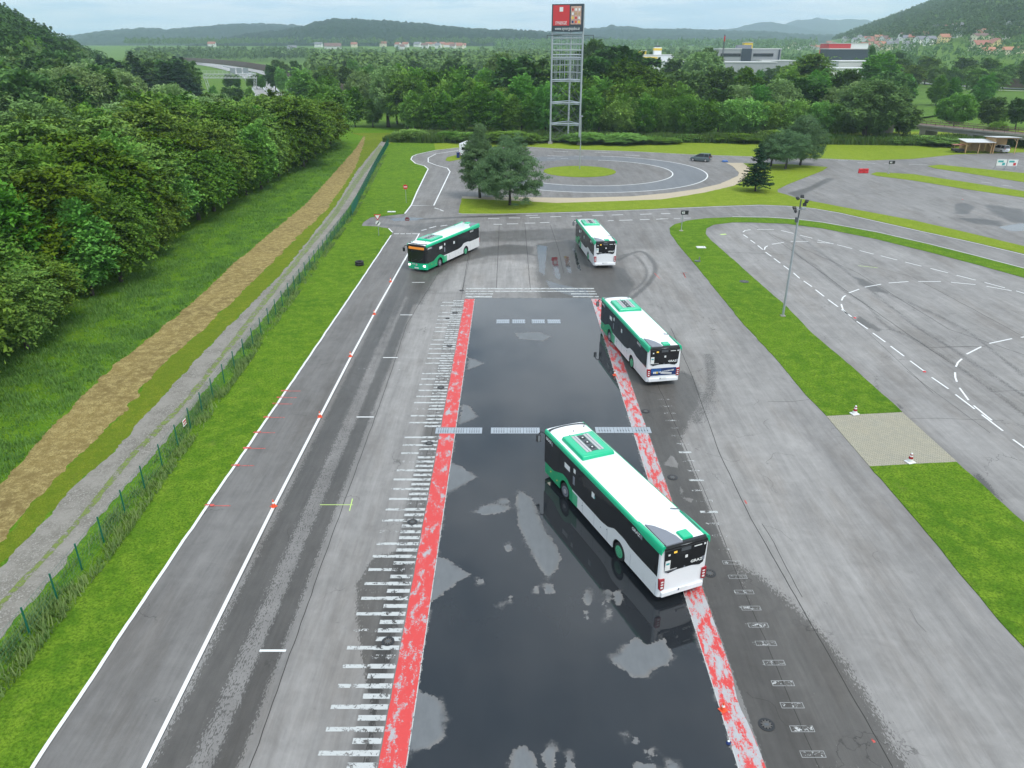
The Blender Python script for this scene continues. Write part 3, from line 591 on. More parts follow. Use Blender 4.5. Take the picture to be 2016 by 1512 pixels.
def strip2(x0f,x1f,y0,y1,mat,step=.5,z=.008):
    ys=np.arange(y0,y1+step/2,step)
    L0=[(x0f(y)+random.uniform(-.012,.012),y) for y in ys]; L1=[(x1f(y)+random.uniform(-.012,.012),y) for y in ys]
    rd.add([(a,b,z) for a,b in L0]+[(a,b,z) for a,b in L1],[(i,i+1,len(ys)+i+1,len(ys)+i) for i in range(len(ys)-1)],mat)
for y0,y1 in ((5,42.35),(43.25,70.3)): strip2(lambda y:-4.63,lambda y:-3.68,y0,y1,M['redstrip'])
for y0,y1 in ((5,42.4),(43.3,70.2)): strip2(lambda y:7.84-.05*(y>60),lambda y:8.76-.16*np.exp(-((y-20.8)/1.0)**2),y0,y1,M['redstrip2'])
tag(rd.build('red_kerb_strip',fix=False),kind='structure')
rw=MB()
for x,a in ((-3.66,.03),(7.83,.03)): ribbon(rw,[(x,5),(x,70.3)],a*1.3,.0105,M['lineworn'])
tag(rw.build('road_marking',fix=False),kind='structure')
sp=MB()
for y in (770,783,795.5,822,852,883,917,996):
    x=G(0,y); ye=x[1]; xe=-16.5
    ribbon(sp,[(xe+.3,ye),(xe+1.25,ye)],.07,.0095,M['spray']); ribbon(sp,[(xe-.15,ye),(xe+.35,ye)],.22,.048,M['spray'])
ribbon(sp,[G(630,994),G(695,994)],.05,.0095,M['neon']); ribbon(sp,[G(688,1006),G(694,982)],.05,.0105,M['neon'])
ribbon(sp,gp(zB([(1098,797),(1205,809)])),.1,.0095,M['neon']); ribbon(sp,gp(zB([(333,625),(365,622)])),.4,.0095,M['neon'])
for a in (zB([(115,838),(145,836)]),zB([(128,840),(140,865)]),zA([(1715,800),(1745,830)]),zA([(1855,800),(1890,798)]),zA([(1870,800),(1880,822)]),[(1466,985),(1470,992)],[(1716,1455),(1722,1462)]): ribbon(sp,gp(a),.09,.0095,M['spray'])
tag(sp.build('spray_mark',fix=False),kind='structure')
jt=MB()
def crk(pts,w=.035,amp=.0,seed=0,st=.6): ribbon(jt,subd(pts,st,amp,seed),w,.0045,M['joint'])
crk([(-9.0,8),(-9.15,30),(-9.2,50),(-9.4,63),(-8.6,73),(-8.0,80)],.035,.05,1)
crk([(-5.15,8),(-5.2,40),(-5.05,52),(-5.0,71),(-4.95,100)],.03,.01,2)
crk([(13.6,8),(12.9,25),(12.6,33),(12.7,40),(13.6,52),(14,62)],.04,.03,3)
crk([(10.62,5),(10.62,29),(10.75,33),(10.75,45),(10.6,60)],.03,.05,4)
crk([(-12.55,8),(-12.75,34),(-12.78,90)],.03,.01,9)
for l in ([(895,540),(880,880)],[(1030,538),(1060,890)],[(1165,545),(1210,680),(1235,800)],[(735,690),(700,890)]): crk(gp(zA(l)),.05,.02,5)
for l in ([(360,722),(700,735)],[(600,620),(1050,950),(1450,1230),(1600,1330)],[(470,560),(1100,840),(1600,1150),(2016,1290)],[(1100,780),(1400,860),(2016,1190)],[(1500,1250),(1800,1245)],[(950,430),(1100,405),(1400,370)]): crk(gp(zB(l)),.05,.08,6,1.0)
for l in ([(740,563),(880,563),(1200,575)],[(30,480),(150,480),(235,470)],[(410,30),(850,440)],[(720,330),(1130,635)],[(820,212),(1050,205)],[(1130,430),(1300,425)],[(0,1085),(60,1180),(200,1450)]): crk(gp(zF(l)),.03,.05,7)
crk(gp([(1590,0+700),(1700,700+150)]),.001,.0,8)
rs=random.Random(5)
for k in range(34):   # short branching cracks
    x=rs.uniform(-15,20) if k%2 else rs.uniform(14,34); y=rs.uniform(18,75)
    if -5<x<9: continue
    if x>20 and y<50: x=rs.uniform(13,18)
    a=rs.uniform(0,6.28); p=[(x,y)]
    for j in range(rs.randint(4,9)): a+=rs.uniform(-.8,.8); x+=.3*math.cos(a); y+=.3*math.sin(a); p.append((x,y))
    ribbon(jt,p,rs.uniform(.008,.016),.005,M['joint'])
tag(jt.build('pavement_joint',fix=False),kind='structure')
# ---------------- vegetation ----------------
def leaves(P,Nn,size,rng,asp=.55):
    """diamond leaves at P with plane normals Nn"""
    n=len(P); r=rng.normal(size=(n,3)); a=np.cross(Nn,r); a/=np.linalg.norm(a,axis=1)[:,None]+1e-9; b=np.cross(Nn,a); b/=np.linalg.norm(b,axis=1)[:,None]+1e-9
    s=(size*rng.uniform(.6,1.4,n))[:,None]; a=a*s; b=b*s*asp
    V=np.stack([P-a,P-b+Nn*s*.12,P+a,P+b+Nn*s*.12],1).reshape(-1,3); F=np.arange(4*n).reshape(-1,4); return V,F
def crown_mesh(name,mat,seed,rx=4,rz=5,z0=6,nspray=330,nleaf=55,leaf=.22,lobes=7,plate=(.95,.75,.16),droop=.25,low=-.75,jit=.55,shape=0):
    rng=np.random.default_rng(seed)
    d=rng.normal(size=(nspray*3,3)); d/=np.linalg.norm(d,axis=1)[:,None]; d=d[d[:,2]>low][:nspray]; ns=len(d)
    lb=rng.normal(size=(lobes,3)); lb[:,2]=np.abs(lb[:,2])*.8; lb/=np.linalg.norm(lb,axis=1)[:,None]
    k=np.clip(d@lb.T,0,1)**7; f=.64+.46*k.max(axis=1)+rng.uniform(-.06,.06,ns)
    t=1-rng.uniform(0,1,ns)**1.6*jit
    c=d*np.array([rx,rx,rz])*(f*t)[:,None]
    if shape==1: c[:,:2]*=(1-.45*np.clip(c[:,2]/rz,-1,1))[:,None]
    c[:,2]+=z0
    o=d.copy(); o[:,2]=o[:,2]*.45-droop+rng.normal(0,.12,ns); o/=np.linalg.norm(o,axis=1)[:,None]
    up=np.array([0,0,1.]); s=np.cross(o,up); s/=np.linalg.norm(s,axis=1)[:,None]+1e-9; n=np.cross(s,o)
    m=ns*nleaf; idx=np.repeat(np.arange(ns),nleaf)
    u=rng.normal(0,.5,m); v=rng.normal(0,.45,m)*(1-.35*np.clip(u,-1,1)); w=rng.normal(0,.5,m)
    sc=rng.uniform(.6,1.35,ns)[idx]
    P=c[idx]+(o[idx]*(u*plate[0])[:,None]+s[idx]*(v*plate[1])[:,None]+n[idx]*((w*plate[2])-.16*(u*u+v*v))[:,None])*sc[:,None]
    P[:,2]=np.maximum(P[:,2],.25)
    Nn=n[idx]+rng.normal(0,.42,(m,3)); Nn/=np.linalg.norm(Nn,axis=1)[:,None]
    V,F=leaves(P,Nn,leaf,rng); return mesh_np(name,V,F,[mat])
def trunk_mesh(h,r,limbs,seed,spread=2.5,mat=None):
    rs=random.Random(seed); mb=MB(); x=y=0; pts=[Vector((0,0,-.3))]; 
    for i in range(1,6): x+=rs.uniform(-.12,.12); y+=rs.uniform(-.12,.12); pts.append(Vector((x,y,h*i/5)))
    rr=[r*1.25]+[r*(1-.16*i) for i in range(1,6)]; mb.tube(pts,rr,mat or M['bark'],8)
    for k in range(limbs):
        i=rs.randint(2,4); p=pts[i]; a=rs.uniform(0,6.28); q=p+Vector((math.cos(a)*spread*.5,math.sin(a)*spread*.5,h*.13)); e=q+Vector((math.cos(a)*spread*.5,math.sin(a)*spread*.5,h*.12))
        mb.tube([p,q,e],[rr[i]*.5,rr[i]*.3,rr[i]*.1],mat or M['bark'],6)
    o=mb.build('trunk'); me=o.data; bpy.data.objects.remove(o); return me
def conifer_mesh(name,mat,seed,h=9,r=2.2,tiers=22,per=11,leaf=.11,nl=42,base=.7,up=.0):
    rng=np.random.default_rng(seed); PP=[];NN=[]
    for i in range(tiers):
        t=i/(tiers-1); z=base+(h-base)*t; R=r*(1-t)**.85+.12
        for j in range(max(4,int(per*(1-t*.6)))):
            a=rng.uniform(0,6.28); L0=R*rng.uniform(.72,1.12); n=int(nl*(.35+.65*(1-t)))
            u=rng.uniform(.06,1,n)**.75; wv=rng.normal(0,.10*(1.15-u)*L0+.03,n)
            dx,dy=math.cos(a),math.sin(a)
            zz=z+ (up-.34)*L0*u+.22*L0*u*u+rng.normal(0,.035,n)-np.abs(wv)*.25
            PP.append(np.stack([dx*u*L0-dy*wv,dy*u*L0+dx*wv,zz],1)); nn=np.tile([dx*.25,dy*.25,1.],(n,1))+rng.normal(0,.45,(n,3)); NN.append(nn)
    P=np.concatenate(PP); Nn=np.concatenate(NN); Nn/=np.linalg.norm(Nn,axis=1)[:,None]
    V,F=leaves(P,Nn,leaf,rng,.45); return mesh_np(name,V,F,[mat])
def pine_mesh(name,mat,seed,rx,rz,z0,ncl=190,leaf=.17,nl=80,tp=.3):
    rng=np.random.default_rng(seed); d=rng.normal(size=(ncl*3,3)); d/=np.linalg.norm(d,axis=1)[:,None]; d=d[d[:,2]>-.9][:ncl]; n=len(d)
    lb=rng.normal(size=(9,3)); lb[:,2]=lb[:,2]*.7+.2; lb/=np.linalg.norm(lb,axis=1)[:,None]; k=np.clip(d@lb.T,0,1)**6
    f=.70+.36*k.max(axis=1); t=1-rng.uniform(0,1,n)**1.4*.62; c=d*np.array([rx,rx,rz])*(f*t)[:,None]; c[:,:2]*=(1-tp*np.clip(c[:,2]/rz+.15,0,1))[:,None]; c[:,2]+=z0
    idx=np.repeat(np.arange(n),nl); m=len(idx); sc=rng.uniform(.3,.75,n)[idx][:,None]
    q=rng.normal(size=(m,3))*np.array([.55,.55,.30]); o=d[idx]*rng.uniform(0,.5,m)[:,None]
    P=c[idx]+(q+o)*sc; P[:,2]=np.maximum(P[:,2],.7); Nn=rng.normal(size=(m,3)); Nn/=np.linalg.norm(Nn,axis=1)[:,None]
    V,F=leaves(P,Nn,leaf,rng,.22); return mesh_np(name,V,F,[mat])
CR={}
for i in range(4): CR['A%d'%i]=crown_mesh('crown',M['leafA'],30+i,rx=4.2,rz=5.0,z0=5.3,nspray=460,nleaf=66,leaf=.18,plate=(1.35,.75,.13),droop=.3,low=-.93,lobes=5+2*i,shape=i%2)
for i in range(3): CR['B%d'%i]=crown_mesh('crown',M['leafB'],40+i,rx=3.6,rz=5.7,z0=5.6,nspray=400,nleaf=48,leaf=.24,plate=(.8,.8,.35),droop=.0,low=-.97,shape=1,lobes=10)
for i in range(2): CR['W%d'%i]=crown_mesh('crown',M['leafW'],50+i,rx=4.6,rz=4.8,z0=5.4,nspray=520,nleaf=62,leaf=.16,plate=(.6,.6,.5),droop=.35,low=-.9,lobes=16,jit=.4)
for i in range(2): CR['L%d'%i]=crown_mesh('crown',M['leafL'],60+i,rx=4.0,rz=3.9,z0=4.0,nspray=420,nleaf=48,leaf=.20,plate=(.55,.55,.5),droop=.0,low=-.95,lobes=22,jit=.35)
CR['D0']=crown_mesh('crown',M['leafF'],70,rx=4.0,rz=4.8,z0=5.6,nspray=260,nleaf=40,leaf=.34,plate=(.8,.8,.4),droop=.05,low=-.9,lobes=12)
CR['P0']=crown_mesh('crown',M['leafF'],71,rx=1.6,rz=7,z0=7.6,nspray=220,nleaf=36,leaf=.28,plate=(.4,.4,.7),droop=-.6,low=-.98)
CR['S0']=conifer_mesh('crown',M['needleF'],80,h=14,r=2.9,tiers=30,per=17,leaf=.26,nl=44,base=1)
TR={'A':trunk_mesh(6,.24,5,1),'B':trunk_mesh(7,.2,4,2),'W':trunk_mesh(5,.4,5,3),'L':trunk_mesh(3.5,.2,5,4,2),'D':trunk_mesh(6,.25,4,5),'P':trunk_mesh(9,.2,0,6),'S':trunk_mesh(12.5,.2,0,7)}
ORD=['first','second','third','fourth','fifth','sixth','seventh','eighth','ninth','tenth']
def ordn(i):
    if i<10: return ORD[i]
    i+=1; s='th' if 10<=i%100<=20 else {1:'st',2:'nd',3:'rd'}.get(i%10,'th'); return '%d%s'%(i,s)
KN={'A':('hornbeam_tree','dark-green hornbeam'),'B':('alder_tree','upright alder'),'W':('willow_tree','grey-green willow'),'L':('willow_shrub','bright bushy sallow'),'D':('broadleaf_tree','dull green tree'),'P':('poplar_tree','narrow dark poplar'),'S':('spruce_tree','pointed dark spruce')}
trs=random.Random(11); NT=0
def tree(kind,x,y,h,label,group,w=None,z=None):
    global NT; NT+=1
    H={'A':10.5,'B':11.6,'W':10.4,'L':8.2,'D':10.6,'P':14.8,'S':14.2}[kind]; keys=[k for k in CR if k[0]==kind]; s=h/H
    r=w/({'A':4.4,'B':3.9,'W':4.9,'L':4.3,'D':4.3,'P':1.8,'S':3}[kind]) if w else s*trs.uniform(.95,1.12)
    zz=float(T(x,y)) if z is None else z
    e=empty(KN[kind][0],label,'tree' if kind!='L' else 'shrub',(x,y,zz),trs.uniform(0,6.28),group,(r,r,s))
    link('crown',CR[trs.choice(keys)],e); link('trunk',TR[kind],e); return e
# left wood: rows running away from the camera
def row(desc,pts,step,h0,h1,kinds,grp,jit=1.0,wf=1.0,d=0):
    seg=[0]; 
    for a,b in zip(pts[:-1],pts[1:]): seg.append(seg[-1]+math.hypot(b[0]-a[0],b[1]-a[1]))
    s=0;i=0;cnt={}
    while s<seg[-1]:
        j=max(k for k in range(len(seg)) if seg[k]<=s); j=min(j,len(pts)-2); t=(s-seg[j])/(seg[j+1]-seg[j]); x=pts[j][0]+(pts[j+1][0]-pts[j][0])*t+trs.uniform(-jit,jit); y=pts[j][1]+(pts[j+1][1]-pts[j][1])*t+trs.uniform(-jit,jit)
        px_=1008+FPX*x/(CP*y+4)
        k=trs.choice(kinds); n=cnt.get(k,0); cnt[k]=n+1; h=trs.uniform(h0,h1)
        if 385<px_<562 and x<-44 and y<262: h=min(h,22.3-.0515*y-trs.uniform(0,1.5)+(1.5 if px_>520 else 0))
        if -50<x<-41 and y>135 and px_>562 and k!='L' and 'left wood' in grp: h*=1.4
        if h<5 or (390<px_<525 and y>200 and x<-95 and h>9): s+=step; continue
        tree(k,x,y,h,'%s, %s such %s'%(KN[k][1],ordn(n),desc),grp); i+=1; s+=step*trs.uniform(.85,1.15)*(1+s*d)
row('from the camera in the left wood, front row',[(-39,32),(-40,60),(-42.5,78),(-44,108),(-43,150),(-46,196)],6.2,7,12,'AAAAAAB','trees of the left wood',1.2)
row('from the camera in the left wood, second row',[(-45,38),(-46,70),(-49,105),(-50,150),(-52,205)],6.6,10,16,'AAAAB','trees of the left wood',1.5)
row('from the camera in the left wood, third row',[(-53,44),(-54,80),(-57,120),(-60,200)],7.2,12,17.5,'AAABA','trees of the left wood',2)
row('from the camera in the left wood, fourth row',[(-62,58),(-64,100),(-68,190)],7.6,13,16,'AABWA','trees of the left wood',2.5)
row('from the camera in the left wood, fifth row',[(-74,90),(-78,150),(-82,230)],8.5,12,15,'AWBD','trees of the left wood',3)
row('from the camera in the belt behind the left wood',[(-100,130),(-108,170),(-120,248)],8,15,18.5,'WWDW','willows behind the left wood',4)
row('from the camera in the belt left of the gantry',[(-118,165),(-150,240),(-170,330)],8,15,19,'WDBS','trees left of the gantry',6)
row('from the camera along the left hill foot',[(-140,200),(-165,270),(-205,360),(-235,440)],9,15,19,'WDDSB','trees left of the gantry',8)
for i,(px,h) in enumerate([(210,16),(222,15),(270,17),(283,15),(245,13),(292,16),(335,13),(345,14),(354,15),(362,14),(368,15)]):
    y=330+(i%3)*16; x=(px-1008)/FPX*(y*CP+8); tree('D',x-4,y+14,trs.uniform(15,18),'dull green leafy tree, %s from the left behind the dark conifer group'%ordn(i),'leafy trees behind the conifers'); k='P' if px in(222,292) else 'S'
    tree(k,x,y,h+3,'%s, %s from the left in the dark conifer group left of the motorway'%(KN[k][1],ordn(i)),'dark conifers left of the motorway',w=5 if k=='P' else 9)
for i,(px,py,h) in enumerate([(380,160,9)]):
    x,y=G(px,py+25); tree('D',x,y,h,'low green tree just left of the motorway gantry','trees at the gantry')
# belt behind the ring road
row('from the left in the front row behind the ring',[(-27,222),(0,214),(24,212),(40,212)],5.0,10.5,13.5,'BBBB','alders behind the ring road',1.0)
row('from the left in the second row behind the ring',[(-30,231),(0,225),(36,222)],5.6,13.5,16.5,'BBAB','alders behind the ring road',1.8)
row('from the left in the third row behind the ring',[(-36,245),(0,240),(44,236)],7,17,20.5,'BADB','trees behind the ring road',2.5)
row('from the left in the bushes right of the tower',[(30,209),(50,209),(80,208),(98,207)],5.2,8.5,11,'LLLL','sallows right of the tower',.8)
row('from the left behind the tower-side bushes',[(34,222),(60,222),(88,222),(104,216)],7,11.5,14.5,'LBDW','trees behind the sallows',2)
row('from the left in the tall group behind the tower',[(28,250),(50,256),(75,262),(105,262),(130,262)],10,14,17.5,'DBAD','tall trees behind the tower',3)
def treepx(kind,px,pybase,pytop,wpx,label,group,D=None):
    """place a tree from its surveyed foot and top"""
    if D is None: x,y=G(px,pybase)
    else: y=D; x=(px-1008)/FPX*(D*CP+ (CH-6)*SP)
    r=ray(px,pytop); h=CH+r.z*(y/r.y)-float(T(x,y)); w=wpx/FPX*(y*CP+9)/2
    return tree(kind,x,y,h,label,group,w)
row('from the left in the low growth behind the gantry',[(-160,446),(-134,440)],5,7,8.5,'DBD','low growth behind the gantry',1.5)
row('from the left in the low growth before the gantry',[(-124,334),(-104,330)],5,6,7.5,'DB','low growth before the gantry',1)
row('from the left in the low growth below the gantry',[(-103,262),(-76,262)],4.2,6.6,8,'DBL','low growth below the gantry',1.5)
row('from the left in the undergrowth at the track end',[(-56,226),(-42,222),(-27,217)],3.6,3.2,5.5,'LLD','undergrowth at the track end',1.2)
row('from the left along the foot of the alders',[(-22,214),(0,209),(40,206)],3.8,2.6,4.2,'LD','undergrowth below the alders',1.0)
treepx('B',598,0,126,70,'fresh green tree hiding the motorway bend left of the track end','trees behind the ring road',290)
treepx('B',645,0,140,60,'dark green tree right of the motorway bend above the left wood','trees behind the ring road',280)
treepx('W',1700,278,152,150,'big round grey-green willow right of the sallows by the meadow','single willows')
treepx('D',1775,278,200,60,'darker leafy tree hugging the right flank of the big willow','single willows')
treepx('W',765,250,125,92,'tall grey-green willow left of the alder belt near the track end','single willows')
treepx('W',990,0,105,85,'grey-green willow rising over the alder belt left of the tower','single willows',285)
treepx('B',700,250,170,55,'bright green small tree at the head of the gravel track','trees behind the ring road')
treepx('B',735,250,190,50,'lower bright tree beside the tall willow near the track end','trees behind the ring road')
treepx('D',1225,0,88,150,'huge round dark-green tree right behind the billboard tower','tall trees behind the tower',300)
treepx('D',1160,0,75,70,'loose-crowned dark tree looking out behind the tower sign','tall trees behind the tower',330)
treepx('W',1372,0,98,100,'tall grey-green willow before the industrial hall','trees by the industrial park',330)
treepx('D',1395,0,92,50,'green tree beside the grey office block','trees by the industrial park',390)
treepx('A',1585,0,90,115,'tall dark spreading tree in front of the industrial park','trees by the industrial park',300)
treepx('B',1725,0,97,90,'tall fresh-green tree near the hillside village','trees by the industrial park',320)
treepx('P',1708,0,72,18,'narrow dark poplar against the hillside village','trees by the industrial park',420)
treepx('A',1780,180,118,70,'dark bushy tree at the left end of the slip road','trees by the slip road')
treepx('A',1930,195,128,82,'dark round tree standing alone before the slip road','trees by the slip road')
row('from the left along the right noise wall',[(205,455),(260,450),(330,430),(400,400)],11,11,17,'AADA','trees along the motorway wall',5)
row('from the left in the row above the noise wall',[(215,500),(300,490),(420,470)],15,15,20,'ADAD','trees along the motorway wall',6)
row('from the left on the rail embankment',[(132,232),(150,228),(180,218),(215,205)],6,7,11,'DLBD','bushes on the embankment',3)
row('from the left behind the car ports',[(122,199),(140,194),(165,192),(190,188)],6,3.5,6,'LLD','bushes behind the car port',1.5)
row('from the left in the belt beyond the alders',[(-75,300),(-30,290),(20,300),(70,310)],9,12,16,'DBDWA','mid-distance belt',5)
row('from the left before the village meadow',[(-150,420),(-80,400),(0,410),(90,400)],12,12,17,'DBDA','mid-distance belt',8)
row('from the left in the farthest field hedge',[(-170,520),(-60,500),(60,520)],15,11,16,'DDB','mid-distance belt',8)
row('from the left in the row before the halls',[(80,300),(140,310),(190,320)],8.5,11.5,14.5,'DBDB','trees by the industrial park',4)
# single firs and pines near the ring
def pinetree(px,py,h,rx,label,seed,z0=.55,tp=.3):
    x,y=G(px,py); e=empty('pine_tree',label,'tree',(x,y,0),0,'pines by the ring road')
    link('crown',pine_mesh('crown',M['needle'],seed,rx,h*.50,h*(z0-.04),560 if h>8 else 300,tp=tp),e); link('trunk',trunk_mesh(h*.8,.22,9,seed,rx*.8),e)
pinetree(945,390,11.8,4.2,'tall dark pine left of its twin, in front of the white camper van',91,.50,.85)
pinetree(1004,404,11.0,5.9,'broad round pine right of its twin on the grass inside the loop road',92,.50,.4)
pinetree(1546,333,7.6,4.6,'middle pine of the three behind the little fir',93,.6)
pinetree(1575,326,10.0,5.2,'tallest pine of the three behind the little fir',94,.56)
pinetree(1517,328,6.2,3.6,'smallest leftmost pine of the three behind the little fir',95,.58)
x,y=G(1487,377); e=empty('fir_tree','small dark conical fir standing alone on the lawn by the gravel edge','tree',(x,y,0)); link('crown',conifer_mesh('crown',M['needleF'],96,h=7.6,r=3.0,tiers=24,per=15,leaf=.16,nl=60,base=1.5),e); link('trunk',trunk_mesh(6.5,.15,0,8),e)
hr=random.Random(17)
for i in range(16):
    x=-26+i*8.6+hr.uniform(-2.5,2.5); tree('L',x,198.5+hr.uniform(-2,5)-.0009*max(0,x-40)**2,hr.uniform(1.4,2.8),'low green bush, %s from the left in the rough grass behind the ring'%ordn(i),'low bushes in the rough grass',w=hr.uniform(4,8))
# countless: tall grass, verge blades, far woods
def tufts(name,mat,pts,h,seed,w=.05,lean=.35,label=None):
    rng=np.random.default_rng(seed); n=len(pts); a=rng.uniform(0,6.28,n); H=h*rng.uniform(.45,1.3,n)*(.45+1.1*fbm(pts[:,0]/4,pts[:,1]/4,3,seed))
    d=np.stack([np.cos(a),np.sin(a),a*0],1); l=np.stack([np.cos(a+1.5)*lean,np.sin(a+1.5)*lean,a*0+1],1)*H[:,None]; P=np.array(pts)
    ww=w*rng.uniform(.6,1.5,n)[:,None]; V=np.stack([P-d*ww,P+d*ww,P+l+d*ww*.3,P+l-d*ww*.3],1).reshape(-1,3)
    return tag(link(name,mesh_np(name,V,np.arange(4*n).reshape(-1,4),[mat])),label,'grass',kind='stuff')
def scatter(poly,n,seed,dens=None):
    rng=np.random.default_rng(seed); p=np.array(poly); out=[]
    while len(out)<n:
        X=rng.uniform(p[:,0].min(),p[:,0].max(),n); Y=rng.uniform(p[:,1].min(),p[:,1].max(),n); k=inside(X,Y,poly)
        if dens is not None: k&=rng.uniform(size=n)<dens(X,Y)
        out+=list(zip(X[k],Y[k],X[k]*0+.03))
    return np.array(out[:n])
M['blade']=leafmat('grass_blade',(.07,.17,.018),(.12,.24,.025),(.20,.30,.05),.3)
M['blade2']=leafmat('tall_grass_blade',(.09,.18,.03),(.15,.23,.045),(.26,.30,.10),.3)
bank=gp(SL)+[(-46,200),(-43,110),(-42.5,50),(-42.5,20),(-60,8)]
cl=lambda X,Y:np.clip(fbm(X/1.4,Y/1.4,3,9)*2.2-.55,.08,1)*np.clip(60/np.maximum(Y,20),.25,1)
tufts('grass',M['blade'],scatter(bank,120000,1,cl),.22,2,.028,.5,'tall rough grass on the bank between the wood and the hay strip')
fw=[(-20.9,8),(-21.2,31),(-21.9,48),(-24.2,111),(-29.8,180),(-28.6,180),(-22.9,111),(-20.3,48),(-19.5,31),(-19.3,8)]
tufts('grass',M['blade2'],scatter(fw,15000,3,lambda X,Y:np.clip(fbm(X/1.2,Y/1.8,3,4)*2.6-.9,.03,1)*np.clip(50/np.maximum(Y,20),.3,1)),.30,4,.03,.5,'weeds and long grass growing along the foot of the green fence')
hd=[(-33,199),(-20,196.5),(0,200),(30,199),(60,196),(96,192),(120,190),(150,186),(200,180),(200,190),(150,196),(110,203),(60,208),(0,211),(-30,214)]
tufts('tall_grass',M['blade2'],scatter(hd,60000,5,lambda X,Y:np.clip(fbm(X/5,Y/3,3,7)*2.2-.4,.2,1)),1.5,6,.13,.25,'tall reeds and rough grass between the ring road and the trees')
def blobwood(name,pts,hs,mat,seed,label,cards=34,size=1.15):
    rng=np.random.default_rng(seed); n=len(pts); m=n*cards; idx=np.repeat(np.arange(n),cards); d=rng.normal(size=(m,3)); d[:,2]=np.abs(d[:,2])*1.1-.25; d/=np.linalg.norm(d,axis=1)[:,None]
    H=hs[idx]; con=(rng.uniform(size=n)<.35)[idx]
    r=np.where(con,.20,.40)*H; zc=np.where(con,.55,.55)*H; P=pts[idx]+np.stack([d[:,0]*r*np.where(con,1.3-.9*np.clip(d[:,2],0,1),1),d[:,1]*r*np.where(con,1.3-.9*np.clip(d[:,2],0,1),1),d[:,2]*np.where(con,.6,.45)*H+zc],1)
    Nn=d+rng.normal(0,.35,(m,3)); Nn/=np.linalg.norm(Nn,axis=1)[:,None]; s=size*H/12
    V,F=leaves(P,Nn,1.,rng,.8); V=(V.reshape(-1,4,3)-P[:,None])*(s[:,None,None])+P[:,None]; 
    return tag(link(name,mesh_np(name,V.reshape(-1,3),F,[mat])),label,'wood',kind='stuff')
def polar(n,seed,u0,u1,d0,d1,ok):
    rng=np.random.default_rng(seed); out=[]
    while len(out)<n:
        u=rng.uniform(u0,u1,n); D=d0*(d1/d0)**rng.uniform(0,1,n); X=u*D; k=ok(X,D)
        X,D=X[k],D[k]; out+=list(zip(X,D,T(X,D)))
    return np.array(out[:n])
def w(name,pts,h0,h1,seed,label,**k):
    r=np.random.default_rng(seed); blobwood(name,pts,r.uniform(h0,h1,len(pts)),M['leafC' if seed in(22,24) else 'leafF'],seed,label,**k)
w('far_wood',polar(5200,21,.36,.80,560,2300,lambda X,D:(X-.37*D-20>25)&(T(X,D)>np.where(D<1000,14+.012*D,26))|(T(X,D)>62)),9,15,22,'dense wooded hillside above the village on the right',cards=30)
w('far_wood',polar(1300,23,-.85,-.485,230,900,lambda X,D:(-X-.47*D-20>4)),11,17,24,'dark forested slope at the left edge behind the willows',cards=110,size=.55)
w('far_wood',polar(2900,25,-.47,.30,520,1380,lambda X,D:(fbm(X/90,D/90,3,3)>np.where(D>900,.33,.40))&(D>500)&~((X>-.405*D-10)&(X<-.25*D)&(D<1150))),9,16,26,'scattered woods and hedges in the valley before the village',cards=36)
w('far_wood',polar(950,27,.25,.72,640,1600,lambda X,D:(fbm(X/50,D/50,3,8)>.36)&(T(X,D)<62)&(X-.37*D<420)),6,11,28,'garden trees among the houses at the foot of the right hill',cards=34)
row('from the left in the bushes below the office block',[(96,430),(175,440)],7,11,13,'DBD','bushes below the office block',3)
w('far_wood',polar(1300,31,-.47,-.02,1850,2650,lambda X,D:fbm(X/160,D/160,3,6)>.30),13,19,32,'woods on the rising ground behind the valley village',cards=30)
w('far_wood',polar(500,33,-.46,-.24,1160,1420,lambda X,D:X<0),10,16,34,'woods beyond the motorway bend',cards=32)
w('far_wood',polar(1300,35,-.02,.37,1450,2900,lambda X,D:fbm(X/150,D/150,3,2)>.33),12,18,36,'woods on the plain before the bluish ridge',cards=28)
w('far_wood',polar(350,29,.12,.36,520,1500,lambda X,D:(fbm(X/60,D/60,3,5)>.55)),6,11,30,'trees and hedges around the far industrial park',cards=34)
# ---------------- hills, motorway, buildings, far things ----------------
def ridge(name,R,prof,depth,mat,seed,bump=9,cols=420,rows=60,back=.6,fine=7.):
    """a wooded ridge: crest heights from survey angles at distance R"""
    px=np.array([p[0] for p in prof],float); py=np.array([p[1] for p in prof],float)
    u=np.linspace(px[0],px[-1],cols); yy=np.interp(u,px,py); s=np.linspace(0,1,rows); V=[]
    U,S=np.meshgrid(u,s); YY=np.interp(U,px,py)
    tot=1+back; dpos=S*tot; D=R-depth+dpos*depth
    v=(YY-756)/FPX; crest=CH+R*(-(SP+v*CP))/(CP-v*SP)-bump*.7
    X=(U-1008)/FPX/(CP-v*SP)*R*(1+(D-R)/R*.85); h=np.where(dpos<1,np.sin(np.clip(dpos,0,1)*math.pi/2)**.9,np.cos((dpos-1)*math.pi/2*.9))
    und=(fbm(X/260,D/260,3,seed)-.5)*.5*np.clip(1-np.abs(dpos-.5)*1.6,0,1)
    Z=crest*(h+und*.5)-1.2*(dpos<.02)+ (fbm(X/fine/2,D/fine/2,2,seed+5)-.35)*bump*1.5*(dpos>.04)*np.clip(h+.3,0,1)
    V=np.stack([X,D,Z],-1).reshape(-1,3); i=(np.arange(cols-1)[None]+np.arange(rows-1)[:,None]*cols).ravel(); F=np.stack([i,i+1,i+cols+1,i+cols],1)
    return tag(link(name,mesh_np(name,V,F,[mat])),kind='structure')
